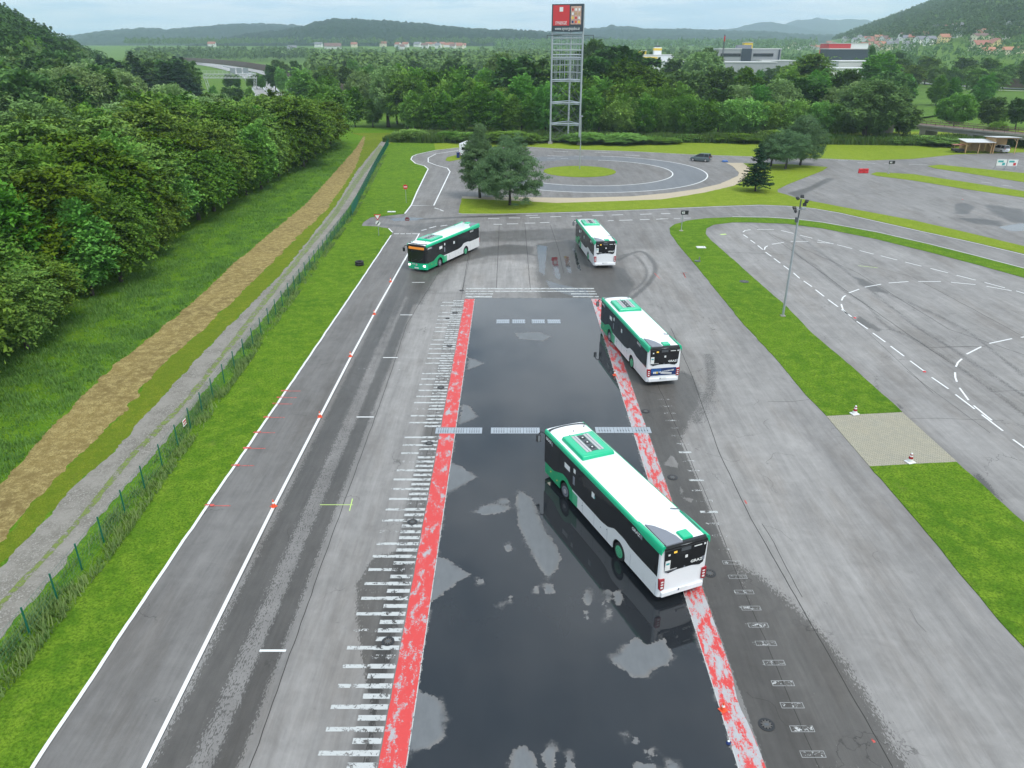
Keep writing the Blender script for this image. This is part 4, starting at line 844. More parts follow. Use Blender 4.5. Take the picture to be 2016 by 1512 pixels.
ridge('wooded_hills',2700,[(380,86),(430,78),(480,66),(560,58),(600,50),(625,41),(660,37),(700,37),(760,41),(830,45),(900,52),(960,57),(1000,58),(1060,62),(1130,66),(1180,72),(1240,84)],900,M['hill'],3,13,900,110)
ridge('wooded_hills',4100,[(60,80),(120,72),(180,66),(230,58),(290,55),(340,57),(400,52),(470,46),(540,46),(600,50),(660,60),(720,74)],1500,M['hill'],4,14,500,60,fine=12)
ridge('wooded_hills',4600,[(1020,66),(1060,62),(1120,60),(1150,57),(1180,55),(1200,51),(1235,51),(1260,56),(1330,57),(1400,59),(1450,60),(1500,60),(1560,66),(1640,68),(1720,70),(1800,72)],1900,M['hill'],5,15,560,60,fine=12)
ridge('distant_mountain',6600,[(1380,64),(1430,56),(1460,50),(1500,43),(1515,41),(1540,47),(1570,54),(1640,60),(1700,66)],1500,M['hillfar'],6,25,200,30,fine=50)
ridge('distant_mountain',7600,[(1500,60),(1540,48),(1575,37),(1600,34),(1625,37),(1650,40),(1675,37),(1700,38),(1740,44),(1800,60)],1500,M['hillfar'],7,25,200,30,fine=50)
# fields
M['fieldy']=grassmat('ripe_field',[(.24,.24,.08),(.28,.26,.10),(.20,.22,.06)],.05)
M['fieldg']=grassmat('green_field',[(.10,.19,.03),(.12,.21,.035),(.09,.16,.03)],.06)
def field(px,mat,dz=.15):
    P=[hit(*p) for p in px]; mb=MB(); mb.add([(a,b,c+dz+.4) for a,b,c in P],[tuple(range(len(P)))],mat); tag(mb.build('field',fix=False),kind='structure')
field([(1760,170),(2016,186),(2300,205),(2300,232),(2016,228),(1900,222),(1810,235),(1790,200)],M['fieldg'])
field([(1258,98),(1378,96),(1378,104),(1330,108)],M['fieldg']); field([(1320,101),(1400,97),(1480,99),(1400,104)],M['fieldg'])
def road(name,pts_px,w,mat,z=.3,mw=None):
    mb=MB(); P=[G(*p) for p in pts_px]; ribbon(mb,subd(P,20),w,z,mat)
    if mw: 
        for o in (-w/2+.8,w/2-.8,0):
            Q=[]
            for i in range(len(P)):
                a=Vector(P[max(i-1,0)]); b=Vector(P[min(i+1,len(P)-1)]); d=(b-a).normalized(); Q.append((P[i][0]-d.y*o,P[i][1]+d.x*o))
            ribbon(mb,Q,.5,z+.05,M['white'])
    return tag(mb.build(name,fix=False),kind='structure')
M['moto']=pm('pale_motorway_asphalt',(.30,.29,.28),.8,scale=.05)
road('motorway',[(560,230),(530,190),(515,168),(497,152),(470,141),(440,134),(405,128),(350,124)],14,M['moto'],.3,1)
road('motorway',[(640,200),(590,172),(558,155),(520,143),(480,136),(440,130),(405,125.5),(350,122)],13,M['moto'],.32,1)
road('slip_road',[(1700,166),(1760,171),(1840,174),(1920,178),(2016,181),(2200,188)],4,M['moto'],.5)
road('motorway',[(1770,160),(1810,164),(1900,171),(1960,174),(2060,178),(2200,183)],9,M['moto'],.35,1)
def wallpx(name,label,pts,h,mat,t=.4,cat='wall'):
    mb=MB(); P=[G(*p) for p in pts]
    for a,b in zip(P[:-1],P[1:]):
        d=Vector((b[0]-a[0],b[1]-a[1],0)); L_=d.length; r=Matrix.Rotation(math.atan2(d.y,d.x),3,'Z')
        mb.box(((a[0]+b[0])/2,(a[1]+b[1])/2,h/2),(L_,t,h),mat,r)
        k=int(L_/8)
        for i in range(k+1): mb.box((a[0]+d.x*i/max(1,k),a[1]+d.y*i/max(1,k),h/2+.1),(.5,.7,h+.3),mat,r)
    return tag(mb.build(name),label,cat)
wallpx('noise_wall','long rust-brown noise wall curving along the far side of the motorway',[(690,196),(640,176),(590,158),(540,144),(490,134),(440,127.5),(400,124),(350,121)],5.5,M['rust'])
wallpx('noise_wall','brown noise wall beside the motorway below the hillside trees on the right',[(1810,160),(1900,168),(1960,171),(2060,175),(2200,180)],5,M['rust'])
wallpx('guard_rail','grey guard rail between the two motorway carriageways',[(600,205),(565,180),(530,160),(500,147),(470,138.5),(440,132)],.9,M['steel'],.2,'guard rail')
# gantry across the motorway
M['gsteel']=pm('light_galvanised_steel',(.50,.52,.52),.5,.2)
def gantry():
    y=398.; xl,xr=-152.,-126.; e=empty('sign_gantry','pale lattice sign gantry spanning the motorway above the wood','gantry',(xl,y,0)); 
    def part(nm,f): mb=MB(); f(mb); o=mb.build(nm,e); return o
    Wd=xr-xl
    def beam(mb):
        for yy in(-.6,.6):
            for z in(7.6,9.4): mb.bar((0,yy,z),(Wd,yy,z),.16,M['gsteel'])
            n=15
            for i in range(n): a=Wd*i/n; b=Wd*(i+1)/n; mb.bar((a,yy,7.6),(b,yy,9.4),.07,M['gsteel']); mb.bar((a,yy,7.6),(a,yy,9.4),.07,M['gsteel'])
    part('lattice_beam',beam)
    def rail(mb):
        for z in (10.3,10.9): mb.bar((0,-.6,z),(Wd,-.6,z),.05,M['gsteel'])
        for i in range(14): mb.bar((Wd*i/13,-.6,9.4),(Wd*i/13,-.6,10.9),.05,M['gsteel'])
    part('railing',rail)
    for x0 in (0,Wd):
        def leg(mb,x0=x0):
            s=1 if x0==0 else -1
            for o in (0,1.1): mb.bar((x0+s*(.2+o)+s*1.2,0,0),(x0+s*o,0,8.4),.15,M['gsteel'])
            for i in range(7): mb.bar((x0+s*(1.4-.17*i),0,i*1.2),(x0+s*(2.3-.17*i),0,i*1.2+1.1),.07,M['gsteel'])
        part('leg',leg)
    for k in range(3): part('traffic_sign_back',lambda mb,k=k: mb.box((15+k*3.2,-.75,11),(2.5,.12,2.4),M['steel']))
gantry()
M['render']=[pm('cream_render',(.72,.66,.48),.85,scale=.4),pm('white_render',(.80,.79,.76),.85,scale=.4),pm('pale_grey_render',(.6,.6,.58),.85,scale=.4),pm('yellow_render',(.75,.60,.28),.85,scale=.4)]
M['tile']=[pm('red_tile_roof',(.30,.12,.08),.8,var=.2,scale=.6),pm('brown_tile_roof',(.16,.09,.075),.8,var=.2,scale=.6),pm('orange_tile_roof',(.38,.17,.10),.8,var=.2,scale=.6),pm('grey_slate_roof',(.17,.17,.19),.7,var=.2,scale=.6)]
RN=['red','brown','orange','grey']; WN=['cream','white','grey','yellow']
def housemesh(w,d,h,rh,wc,rc):
    """walls, roof with overhang, windows, chimney"""
    a=MB(); m=M['render'][wc]
    a.add([(-w/2,-d/2,-6),(w/2,-d/2,-6),(w/2,d/2,-6),(-w/2,d/2,-6),(-w/2,-d/2,h),(w/2,-d/2,h),(w/2,d/2,h),(-w/2,d/2,h),(-w/2,0,h+rh),(w/2,0,h+rh)],[(0,1,5,4),(2,3,7,6),(1,2,6,9,5),(3,0,4,8,7)],m)
    b=MB(); r=M['tile'][rc]; o=.6; e=rh/(d/2)*o
    for s in(-1,1): 
        q=[(-w/2-o,s*(d/2+o),h-e+.12),(w/2+o,s*(d/2+o),h-e+.12),(w/2+o,0,h+rh+.12),(-w/2-o,0,h+rh+.12)]
        b.add(q+[(x,y,z+.22) for x,y,z in q],[(0,1,2,3),(4,5,6,7),(0,1,5,4),(1,2,6,5),(2,3,7,6),(3,0,4,7)],r)
    c=MB(); c.box((w*.2,d*.12,h+rh*.95),(.7,.7,1.6),M['conc'])
    wins=[]
    class _W:
        def box(self,c,d,m): q=MB(); q.box(c,d,m); wins.append(q)
    g=_W() if w>12.5 else MB()
    for fl in range(max(1,int(h/2.8))):
        for i in range(max(2,int(w/3))):
            x=-w/2+w*(i+.5)/max(2,int(w/3))
            for s in(-1,1): g.box((x,s*d/2,1.5+fl*2.8),(1.1,.12,1.3),M['glass'])
        for s in(-1,1): 
            for yy in (-d*.22,d*.22): g.box((s*w/2,yy,1.5+fl*2.8),(.12,1.0,1.3),M['glass'])
    for s in(-1,1): g.box((s*w/2,0,h+.6),(.12,1.0,1.2),M['glass'])
    out=[]
    for nm,q in [('wall',a),('roof',b),('chimney',c)]+([('window',z) for z in wins] if wins else [('window',g)]):
        ob=q.build(nm); out.append((nm,ob.data)); bpy.data.objects.remove(ob)
    return out
HC={}
def house(px,py,w,d,h,rh,wc,rc,rot,label,group):
    X,Y,Z=hit(px,py); k=(w,d,h,rh,wc,rc)
    if k not in HC: HC[k]=housemesh(*k)
    e=empty('house',label,'house',(X,Y,Z),rot,group); ro=None
    for nm,me in HC[k]:
        o=link(nm,me,ro if nm=='chimney' else e)
        if nm=='roof': ro=o
hs=random.Random(3)
RH=[(150,432,1,0),(90,462,1,3),(40,462,1,0),(20,498,1,3),(190,520,0,0),(350,402,0,0),(405,402,0,3),(590,462,1,1),(640,478,1,3),(735,440,0,0),(840,446,0,0),(780,512,1,3),(900,512,1,3),(640,572,2,3),(960,372,2,3),(1100,372,0,0),(1200,362,1,0),(1290,345,2,3),(1060,492,3,2),(1220,425,1,3),(1480,425,1,0),(1560,412,0,2),(1660,425,0,3),(1730,450,1,3),(1640,342,1,0),(1740,330,1,0),(1830,345,2,3),(1950,335,0,3),(700,470,0,0),(1750,455,1,1)]
for i,(x,y,wc,rcx) in enumerate(RH):
    house(1680+x/6,y/6+3,hs.choice([9,11,13]),9,hs.choice([4.5,6]),3.2,wc,rcx,hs.uniform(-.6,.6),'%s house, %s roof, %s from the left among the right hillside houses'%(WN[wc],RN[rcx],ordn(sorted(q[0] for q in RH).index(x))),'houses on the right hillside')
house(1680+1550/6,510/6,30,11,7,2.4,0,1,.12,'long cream apartment house with a low brown roof, right hillside','large houses near the right edge')
house(1680+1490/6,590/6,17,12,5,4,0,0,.1,'cream house with broad red hipped roof below the long apartment house','large houses near the right edge')
house(1680+1660/6,590/6,15,13,5,5,3,0,1.45,'yellow gabled house with red roof beside the broad red-roofed one','large houses near the right edge')
house(1680+1570/6,645/6,14,10,3,3,0,2,.1,'low orange-roofed building peeping over the dark trees','large houses near the right edge')
house(1680+1890/6,635/6,30,10,3,2.5,0,2,.1,'long low orange-roofed building at the right edge','large houses near the right edge')
house(1680+460/6,690/6,12,8,4,1.2,1,3,.1,'small white flat-looking house among trees below the village','large houses near the right edge')
VX=[(60,108,0),(100,92,3),(130,90,0),(280,100,0),(345,92,1),(440,85,0),(520,80,0),(580,152,3),(592,138,3),(720,90,0),(765,112,3),(940,102,3),(1000,112,0),(1020,98,1),(1050,104,0),(1095,102,2),(1150,104,3),(1190,106,0),(1290,112,0),(1312,124,1),(1340,112,0),(1420,110,3),(1442,104,0),(1470,118,1),(1492,108,0),(1530,106,0),(1555,118,3),(1582,110,0),(1612,112,0),(1640,110,0),(1652,120,1),(1690,112,0),(1702,122,0),(1722,116,0)]
for i,(x,y,rcx) in enumerate(VX):
    wc=[1,1,0,1,2][i%5]; house(400+x/3.36,60+y/3.36,hs.choice([11,13,16]),10,hs.choice([5,6]),4,wc,rcx,hs.uniform(-.7,.7),'%s village house with a %s roof below the ridge, %s from the left'%(WN[wc],RN[rcx],ordn(i)),'village houses below the ridge')
house(400+860/3.36,60+122/3.36,34,14,5,6,2,1,.15,'big dark brown-roofed barn in the middle of the valley village','village houses below the ridge')
# scatter of town roofs between industrial park and right hill
for i in range(38):
    px=hs.uniform(1540,1760); py=hs.uniform(80,98)+ (px-1540)*.012; wc=hs.choice([0,1,1,2]); rcx=hs.choice([0,0,1,2,3])
    house(px,py,hs.choice([9,11,13]),9,hs.choice([4.5,6]),3.2,wc,rcx,hs.uniform(-.6,.6),'small town house below the right hill with %s walls and %s roof'%(WN[wc],RN[rcx]),'town houses, %s walls %s roof'%(WN[wc],RN[rcx]))
# industrial park
M['cgrey']=pm('pale_cladding',(.34,.35,.36),.6,var=.1,scale=.4)
def blk(name,label,px,py,D,w,d,h,mat,rot=0,parts=(),cat='building'):
    x=(px-1008)/FPX*(D*CP+(CH)*SP); z=float(T(x,D)); e=empty(name,label,cat,(x,D,z),rot)
    mb=MB(); mb.box((0,0,h/2-1),(w,d,h+2),mat); mb.box((0,0,h+.25),(w+.5,d+.5,.5),M['roofm']); mb.build('wall',e)
    for nm,c,s,m in parts: q=MB(); q.box(c,s,m); q.build(nm,e)
    return e
D=520
def zat(D,py): return CH-(SP+(py-756)/FPX*CP)/(CP-(py-756)/FPX*SP)*D
k=(D*CP+CH*SP)/FPX
h=zat(D,97); wd=118*k
win=[]
for f,zz in enumerate((.83,.52,.22)):
    win+= [('window_band',(-wd*.30,-8.1,h*zz+.2),(wd*.32,.3,1.7),M['glass']),('window_band',(wd*.22,-8.1,h*zz+.2),(wd*.32,.3,1.7),M['glass'])]
blk('office_block','grey three-storey office block with dark window bands and a black poster',1463,0,D,wd,16,h,pm('grey_facade_cladding',(.30,.31,.32),.6,var=.08,scale=.5),-.05,win+[('poster',(-wd*.05,-8.3,h*.55),(wd*.16,.35,h*.95),M['signdark']),('poster_picture',(-wd*.05,-8.55,h*.45),(wd*.08,.1,h*.3),M['sticker']),('stair_tower',(wd*.47,-8.3,h*.5),(.8,.4,h),M['signdark']),('roof_plant',(-2,2,h+1.4),(9,5,2.2),M['grey'])])
blk('factory_hall','long low grey hall in front of the office block',1455,0,470,36,14,zat(470,123),M['cgrey'],-.04,[('door',(16,-7.1,1.8),(9,.3,3),M['blue'])])
blk('factory_hall','white hall with a blue loading front right of the office block',1520,0,500,20,14,zat(500,120),M['cgrey'],-.04,[('loading_front',(0,-7.1,2),(20,.3,3.4),M['blue2'])])
blk('factory_hall','red-fronted long hall with white attic in the industrial park',1635,0,640,42*(640*CP+9)/FPX,18,zat(640,86),M['signred'],0,[('window_band',(-2,-9.1,zat(640,86)*.5),(9,.3,2),M['alu'])])
blk('factory_hall','white hall joined to the right of the red-fronted hall',1672,0,645,14,18,zat(645,87),M['white'])
blk('factory_hall','long dark-glazed showroom in front of the red hall',1657,0,560,30,16,zat(560,97),M['signdark'],0)
blk('factory_hall','grey saw-tooth hall behind the tall dark tree',1665,0,470,26,18,zat(470,121),M['roofm'],.2)
blk('factory_hall','low flat-roofed pale hall right of the tall dark tree',1655,0,400,20,12,zat(400,135),M['render'][2],.0,[('window_band',(0,-6.1,2),(16,.2,1.2),M['glass'])])
blk('factory_hall','white hall with yellow band behind the giant round tree',1282,0,560,26,14,zat(560,109),M['white'],0,[('fascia',(-5,-7.2,zat(560,110)-1.5),(14,.3,2),M['yellow'])])
blk('factory_hall','pale low hall with dark roof right of the white tower',1328,0,540,26,14,zat(540,122),M['white'],-.1,[('eaves',(2,-7.2,zat(540,122)-.6),(20,.3,1),M['signdark'])])
blk('factory_hall','white industrial hall far off between the trees on the right',1840,0,560,16,10,5,M['white'])
for px,py,lab in ((1183,108,'small yellow building corner behind the loose dark tree'),(1260,102,'yellow fascia of a shop hall peeping over the giant round tree'),(1464,86,'orange roofed box behind the grey office block')):
    blk('shop_hall',lab,px,0,600,6,6,zat(600,py-2),M['yellow'])
def stacktower():
    D=560;x=(1290-1008)/FPX*(D*CP+9); h=zat(D,93); e=empty('white_tower','white square tower with a yellow band in the industrial park','tower',(x,D,0))
    a=MB(); a.box((0,0,h/2),(5,5,h),M['white']); a.build('shaft',e); a=MB(); a.box((0,0,h-1.3),(5.3,5.3,1.4),M['yellow']); a.build('band',e); a=MB(); a.box((0,0,h+.5),(3,3,1.2),M['dsteel']); a.bar((0,0,h),(0,0,h+3),.2,M['steel']); a.build('cap',e)
stacktower()
def mast(px,D,top,label):
    x=(px-1008)/FPX*(D*CP+9); h=zat(D,top); e=empty('antenna_mast',label,'mast',(x,D,float(T(x,D)))); a=MB(); 
    for o in ((-.5,0),(.5,0),(0,.8)): a.bar((o[0],o[1],0),(o[0]*.5,o[1]*.5,h),.12,M['dsteel'])
    for i in range(int(h/2)): a.bar((-.5,0,i*2),(.5,0,i*2+1.5),.06,M['dsteel'])
    a.build('lattice',e); a=MB(); a.box((0,0,h-2),(.6,.6,2.4),M['redp']); a.build('antenna',e)
mast(1416,430,68,'thin red-topped lattice mast left of the office block')
# rail bridge at the right
def bridge():
    P0=Vector((*G(1800,262),0)); P1=Vector((*G(1915,264),0)); a=Vector((108,216,0)); b=Vector((132,174,0)); d=(b-a); Lb=d.length
    e=empty('rail_bridge','weathered concrete rail bridge with brown railings at the meadow edge','bridge',a,math.atan2(d.y,d.x))
    q=MB(); q.box((Lb/2-8,0,2.5),(Lb+16,6,.9),M['conc']); q.box((Lb/2-8,-3.2,3.1),(Lb+16,.4,.4),M['conc']); q.build('deck',e)
    q=MB(); q.box((Lb/2-8,0,3.05),(Lb+16,3.6,.3),M['rust']); q.build('track_bed',e)
    for z in(0,):
        q=MB()
        for s in(-3.0,3.0):
            for zz in(3.7,4.1): q.bar((-10,s,zz),(Lb,s,zz),.06,M['rust'])
            for i in range(24): q.bar((-10+i*(Lb+10)/23,s,2.9),(-10+i*(Lb+10)/23,s,4.1),.06,M['rust'])
        q.build('railing',e)
    for x in(-6,7,20): q=MB(); q.box((x,0,1.0),(1.6,5.6,2.2),M['conc']); q.build('pier',e)
bridge()
# haze
SC.cycles.volume_bounces=2
hz=MB(); hz.box((0,4500,161),(17000,10600,328),M['dark']); ho=hz.build('haze'); tag(ho,'thin bluish valley haze','haze',kind='stuff'); ho.data.materials.clear()
hm=bpy.data.materials.new('haze_air'); hm.use_nodes=True; hn=hm.node_tree; hn.nodes.clear(); pv=hn.nodes.new('ShaderNodeVolumePrincipled'); pv.inputs['Color'].default_value=(.72,.87,1,1); pv.inputs['Density'].default_value=HAZE; pv.inputs['Anisotropy'].default_value=.3
mo=hn.nodes.new('ShaderNodeOutputMaterial'); hn.links.new(pv.outputs[0],mo.inputs['Volume']); ho.data.materials.append(hm)
# ---------------- buses ----------------
BL,BW=12.0,1.25
def text_mesh(s,size,mat,ext=.004,bold=0):
    c=bpy.data.curves.new('t','FONT'); c.body=s; c.size=size; c.extrude=ext; c.align_x='CENTER'; c.align_y='CENTER'; c.offset=bold; c.resolution_u=2
    o=bpy.data.objects.new('t',c); COL.objects.link(o); bpy.context.view_layer.update()
    me=bpy.data.meshes.new_from_object(o.evaluated_get(bpy.context.evaluated_depsgraph_get())); bpy.data.objects.remove(o); me.materials.clear(); me.materials.append(mat); return me
def put(name,me,parent,loc,rot=(0,0,0),sc=(1,1,1)):
    o=link(name,me,parent); o.location=loc; o.rotation_euler=rot; o.scale=sc; return o
def arc(cx,cz,r,a0,a1,n=12): return [(cx+r*math.cos(math.radians(a0+(a1-a0)*i/n)),cz+r*math.sin(math.radians(a0+(a1-a0)*i/n))) for i in range(n+1)]
WR,WF=3.42,9.25
def belt(x):
    P=[(0,1.42),(1.6,1.40),(2.5,1.42),(2.9,1.52),(3.9,1.52),(4.5,1.22),(5.2,1.12),(8.3,1.12),(8.7,1.22),(9.0,1.42),(9.5,1.44),(9.9,1.30),(10.6,1.02),(12,.98)]
    return float(np.interp(x,[p[0] for p in P],[p[1] for p in P]))
def make_bus():
    e=empty('city_bus','x','bus')
    # body shell: sides with wheel arches, rounded ends, underfloor
    b=MB()
    for s in(1,-1):
        f=lambda a,z,t,s=s:(a,s*(BW-.045*t),z)
        rear=[(.18,.34),(WR-.60,.34)]+arc(WR,.50,.60,195,-15)[0:]+[(WR+.60,.34),(7.75,.34),(7.75,2.74),(.18,2.74)]
        front=[(7.75,.32),(WF-.60,.32)]+arc(WF,.50,.60,195,-15)+[(WF+.60,.32),(11.72,.32),(11.72,2.74),(7.75,2.74)]
        b.plate(rear,f,.04,M['dwhite']); b.plate(front,f,.04,M['dgreen'])
    def cap(plan,z0,z1,mat,lean=0,off=0,nz=1):
        n=len(plan); vs=[]
        for j in range(nz+1):
            z=z0+(z1-z0)*j/nz
            for (x,y) in plan: vs.append((x-lean*max(0,(z-1.0))/2,y,z))
        b_.add(vs,[(j*n+i,j*n+i+1,(j+1)*n+i+1,(j+1)*n+i) for j in range(nz) for i in range(n-1)],mat)
    rp=[(.18,1.25),(.09,1.24),(.03,1.19),(0,1.1),(-.02,.6),(-.03,0),(-.02,-.6),(0,-1.1),(.03,-1.19),(.09,-1.24),(.18,-1.25)]
    fp=[(11.72,1.25),(11.84,1.22),(11.95,1.12),(12.03,.9),(12.09,.45),(12.11,0),(12.09,-.45),(12.03,-.9),(11.95,-1.12),(11.84,-1.22),(11.72,-1.25)]
    b_=b; cap(rp,.36,2.95,M['white']); cap([(x+.0,y) for x,y in fp],.30,1.0,M['green']); cap(fp,1.0,2.95,M['black'],.10,nz=3)
    b.box((6,0,.62),(11.6,1.75,.5),M['black']); b.box((1.3,0,.5),(2.2,2.4,.3),M['black']); b.box((6.3,0,.45),(4.2,2.4,.2),M['black'])
    body=b.build('body',e,smooth=True)
    # bumper crease and skirt
    q=MB(); q.box((-.05,0,.50),(.10,2.2,.26),M['white']); q.build('bumper',body,bevel=.04)
    for s in(1,-1):
        q=MB(); q.plate([(7.75,1.02),(8.35,1.02),(8.35,1.12),(7.75,1.12)],lambda a,z,t:(a,s*(BW+.004-.01*t),z),.01,M['white']); q.plate([(7.75,.36),(8.30,.36),(8.30,1.01),(7.75,1.01)],lambda a,z,t:(a,s*(BW+.004-.01*t),z),.01,M['mint']); q.build('side_panel',e)
    # dark window bands with panes
    for s in(1,-1):
        xs=[.16+i*(11.6-.16)/60 for i in range(61)]
        poly=[(x,belt(x)) for x in xs]+[(11.86,1.0),(11.84,2.74),(.16,2.76)]
        q=MB(); q.plate(poly,lambda a,z,t:(a,s*(BW+.008-.012*t),z),.012,M['glass']); band=q.build('window_band',e)
        panes=[(.35,1.62),(1.72,2.55),(2.65,4.05),(4.15,5.65),(5.75,6.85),(6.95,8.35),(8.5,9.85),(10.0,10.95),(11.05,11.65)]
        for i,(a,c) in enumerate(panes):
            lo=max(belt(a),belt(c),belt((a+c)/2))+.10; q=MB(); q.plate([(a,lo),(c,lo),(c,2.52),(a,2.52)],lambda u,z,t:(u,s*(BW+.013-.012*t),z),.01,M['pane']); q.build('window',band)
        for a,z,w,h,m in ((9.0,2.15,.62,.30,'sticker'),(8.15,2.35,.22,.25,'sticker'),(6.1,2.1,.28,.30,'sticker'),(8.2,1.75,.22,.5,'grey'),(5.95,2.05,.1,.12,'teal')):
            q=MB(); q.box((a,s*(BW+.016),z),(w,.006,h),M[m]); q.build('sticker',band)
        # logo lettering on the band
        for x in(11.35,2.05):
            me=text_mesh('GRAZ',.23,M['sticker'],.002,.006); put('lettering',me,e,(x,s*(BW+.018),2.58 if x>5 else 2.55),(math.pi/2,0,math.pi if s>0 else 0),(1.15,1,1))
            q=MB(); q.box((x+(.46 if s<0 else -.46),s*(BW+.017),2.56),(.16,.006,.22),M['grey']); q.build('logo_square',e)
    # cant rails
    for s in(1,-1):
        q=MB(); prof=[(BW+.004,2.76),(BW+.004,2.88),(BW-.02,2.96),(BW-.06,3.01),(BW-.10,3.03),(BW-.10,2.9)]
        n=len(prof); stn=[(.05,0),(11.9,0)]; vs=[(x,s*y,z) for x,_ in stn for y,z in prof]
        q.add(vs,[(i,(i+1)%n,n+(i+1)%n,n+i) for i in range(n)]+[tuple(range(n)),tuple(range(2*n-1,n-1,-1))],M['green']); q.build('roof_rail',e,smooth=True)
        q=MB(); prof=[(BW+.012,2.66),(BW+.014,2.9),(BW-.02,3.04),(BW-.08,3.10),(BW-.15,3.10),(BW-.20,3.02)]; n=6; vs=[]
        for x,k in((-.02,1),(1.2,1),(2.0,.75),(2.35,0)): vs+=[(x,s*y,(z if k>=1 else 2.95+(z-2.95)*k)) for y,z in prof]
        q.add(vs,[(j*n+i,j*n+(i+1)%n,(j+1)*n+(i+1)%n,(j+1)*n+i) for j in range(3) for i in range(n)]+[tuple(range(n)),tuple(range(4*n-1,3*n-1,-1))],M['green']); q.build('rear_fairing',e,smooth=True)
    q=MB(); rfp=[(-1.16,3.0),(-.95,3.035),(-.5,3.05),(0,3.055),(.5,3.05),(.95,3.035),(1.16,3.0)]; n=7
    vs=[(x,y,z-dz) for x,dz in((.02,.03),(.12,0),(11.75,0),(11.95,.04)) for y,z in rfp]
    q.add(vs,[(j*n+i,j*n+i+1,(j+1)*n+i+1,(j+1)*n+i) for j in range(3) for i in range(n-1)],M['white'])
    q.add([(x,y,2.86) for x in(.02,11.95) for y in(-1.16,1.16)],[(0,1,3,2)],M['white']); roof=q.build('roof',e,smooth=True,fix=False)
    # black front dome
    q=MB(); pl=[(x-.09,y*.97) for x,y in fp if abs(y)<1.23]; n=len(pl); vs=[(x+.01,y,2.72) for x,y in pl]+[(x-.02,y*.99,2.98) for x,y in pl]+[(x-.16,y*.97,3.05) for x,y in pl]+[(x-.30,y*.94,3.062) for x,y in pl]
    q.add(vs,[(j*n+i,j*n+i+1,(j+1)*n+i+1,(j+1)*n+i) for j in range(3) for i in range(n-1)],M['black']); q.build('front_dome',e,smooth=True)
    # windscreen, display, headlights, plate
    q=MB(); pl=[(x+.012,y) for x,y in fp if abs(y)<1.24]; n=len(pl); vs=[]
    for z in(1.0,1.5,2.0,2.42): vs+=[(x-.10*(z-1)/2,y*.985,z) for x,y in pl]
    q.add(vs,[(j*n+i,j*n+i+1,(j+1)*n+i+1,(j+1)*n+i) for j in range(3) for i in range(n-1)],M['pane']); ws=q.build('windscreen',e,smooth=True)
    q=MB(); q.bar((12.12,.2,1.12),(12.08,.85,1.55),.018,M['black']); q.bar((12.12,-.6,1.12),(12.10,.1,1.45),.018,M['black']); q.build('wiper',ws)
    q=MB(); q.box((11.93,0,2.62),(.28,1.9,.24),M['amber']); q.build('destination_display',e)
    for yy in(.9,-.9):
        q=MB(); q.box((12.0,yy,.72),(.14,.42,.17),M['headl'],Matrix.Rotation(-.35 if yy>0 else .35,3,'Z')); q.build('headlight',e,bevel=.03)
    q=MB(); q.box((12.12,0,.45),(.02,.52,.12),M['sticker']); q.build('licence_plate',e)
    q=MB(); q.disc((12.12,0,.80),.13,.02,M['alu'],16,'x'); q.build('round_badge',e)
    put('lettering',text_mesh('GRAZ',.16,M['sticker'],.002,.004),e,(12.10,-.42,.86),(math.pi/2,0,math.pi/2))
    # rear: black window panel, lights, plate, stickers
    q=MB(); pts=[(-1.1,2.93),(-1.07,2.2),(-1.0,1.72),(-.82,1.62),(-.6,1.66),(-.4,1.70),(.4,1.70),(.6,1.66),(.82,1.62),(1.0,1.72),(1.07,2.2),(1.1,2.93)]
    q.plate(pts,lambda y,z,t:(-.045+.02*t-.0,y,z),.02,M['glass']); rw_=q.build('rear_window',e)
    q=MB(); q.add([(-.06,-1.12,2.82),(-.06,1.12,2.82),(.0,1.12,3.04),(.0,-1.12,3.04),(.13,1.10,3.07),(.13,-1.10,3.07)],[(0,1,2,3),(3,2,4,5)],M['black']); q.build('rear_dome',e)
    for y,z,w,h,m,nm in ((.90,2.05,.26,.52,'sticker','poster'),(.86,2.60,.10,.09,'sticker','sticker'),(-.98,2.72,.10,.09,'sticker','sticker'),(-.05,2.30,.13,.14,'sticker','sticker'),(.90,2.14,.17,.10,'teal','sticker'),(-.62,2.72,.40,.05,'sticker','sticker'),(.55,2.68,.16,.10,'led','route_number'),(0,2.72,.5,.17,'dsteel','rear_display'),(.68,1.80,.55,.02,'sticker','sticker'),(.68,1.74,.5,.02,'grey','sticker'),(0,1.76,.06,.07,'grey','emblem')):
        q=MB(); dx={'poster':0,'sticker':.003}.get(nm,.001); q.box((-.052-dx,y,z),(.008,w,h),M[m]); q.build(nm,rw_)
    put('lettering',text_mesh('GRAZ',.20,M['sticker'],.002,.006),rw_,(-.056,-.62,1.92),(math.pi/2,0,-math.pi/2),(1.2,1,1))
    q=MB(); q.box((-.057,-.97,1.95),(.006,.13,.2),M['grey']); q.build('logo_square',rw_)
    for s in(1,-1):
        q=MB(); pts=[(.98,.80),(1.13,.74),(1.22,.82),(1.24,1.36),(.98,1.36)]
        q.plate([(s*a,z) for a,z in pts],lambda y,z,t:(-.052+.16*t*(abs(y)>1.1)+.02*t,y,z),.05,M['red']); tl=q.build('tail_light',e)
        for z in(.90,1.06,1.20): q=MB(); q.box((-.058,s*1.10,z),(.012,.13,.07 if z>.95 else .1),M['lens']); q.build('lens',tl,bevel=.01)
    q=MB(); q.box((-.115,0,.62),(.012,.52,.12),M['sticker']); lp=q.build('licence_plate',e); q=MB(); q.box((-.123,.23,.62),(.006,.05,.12),M['blue']); q.build('blue_stripe',lp)
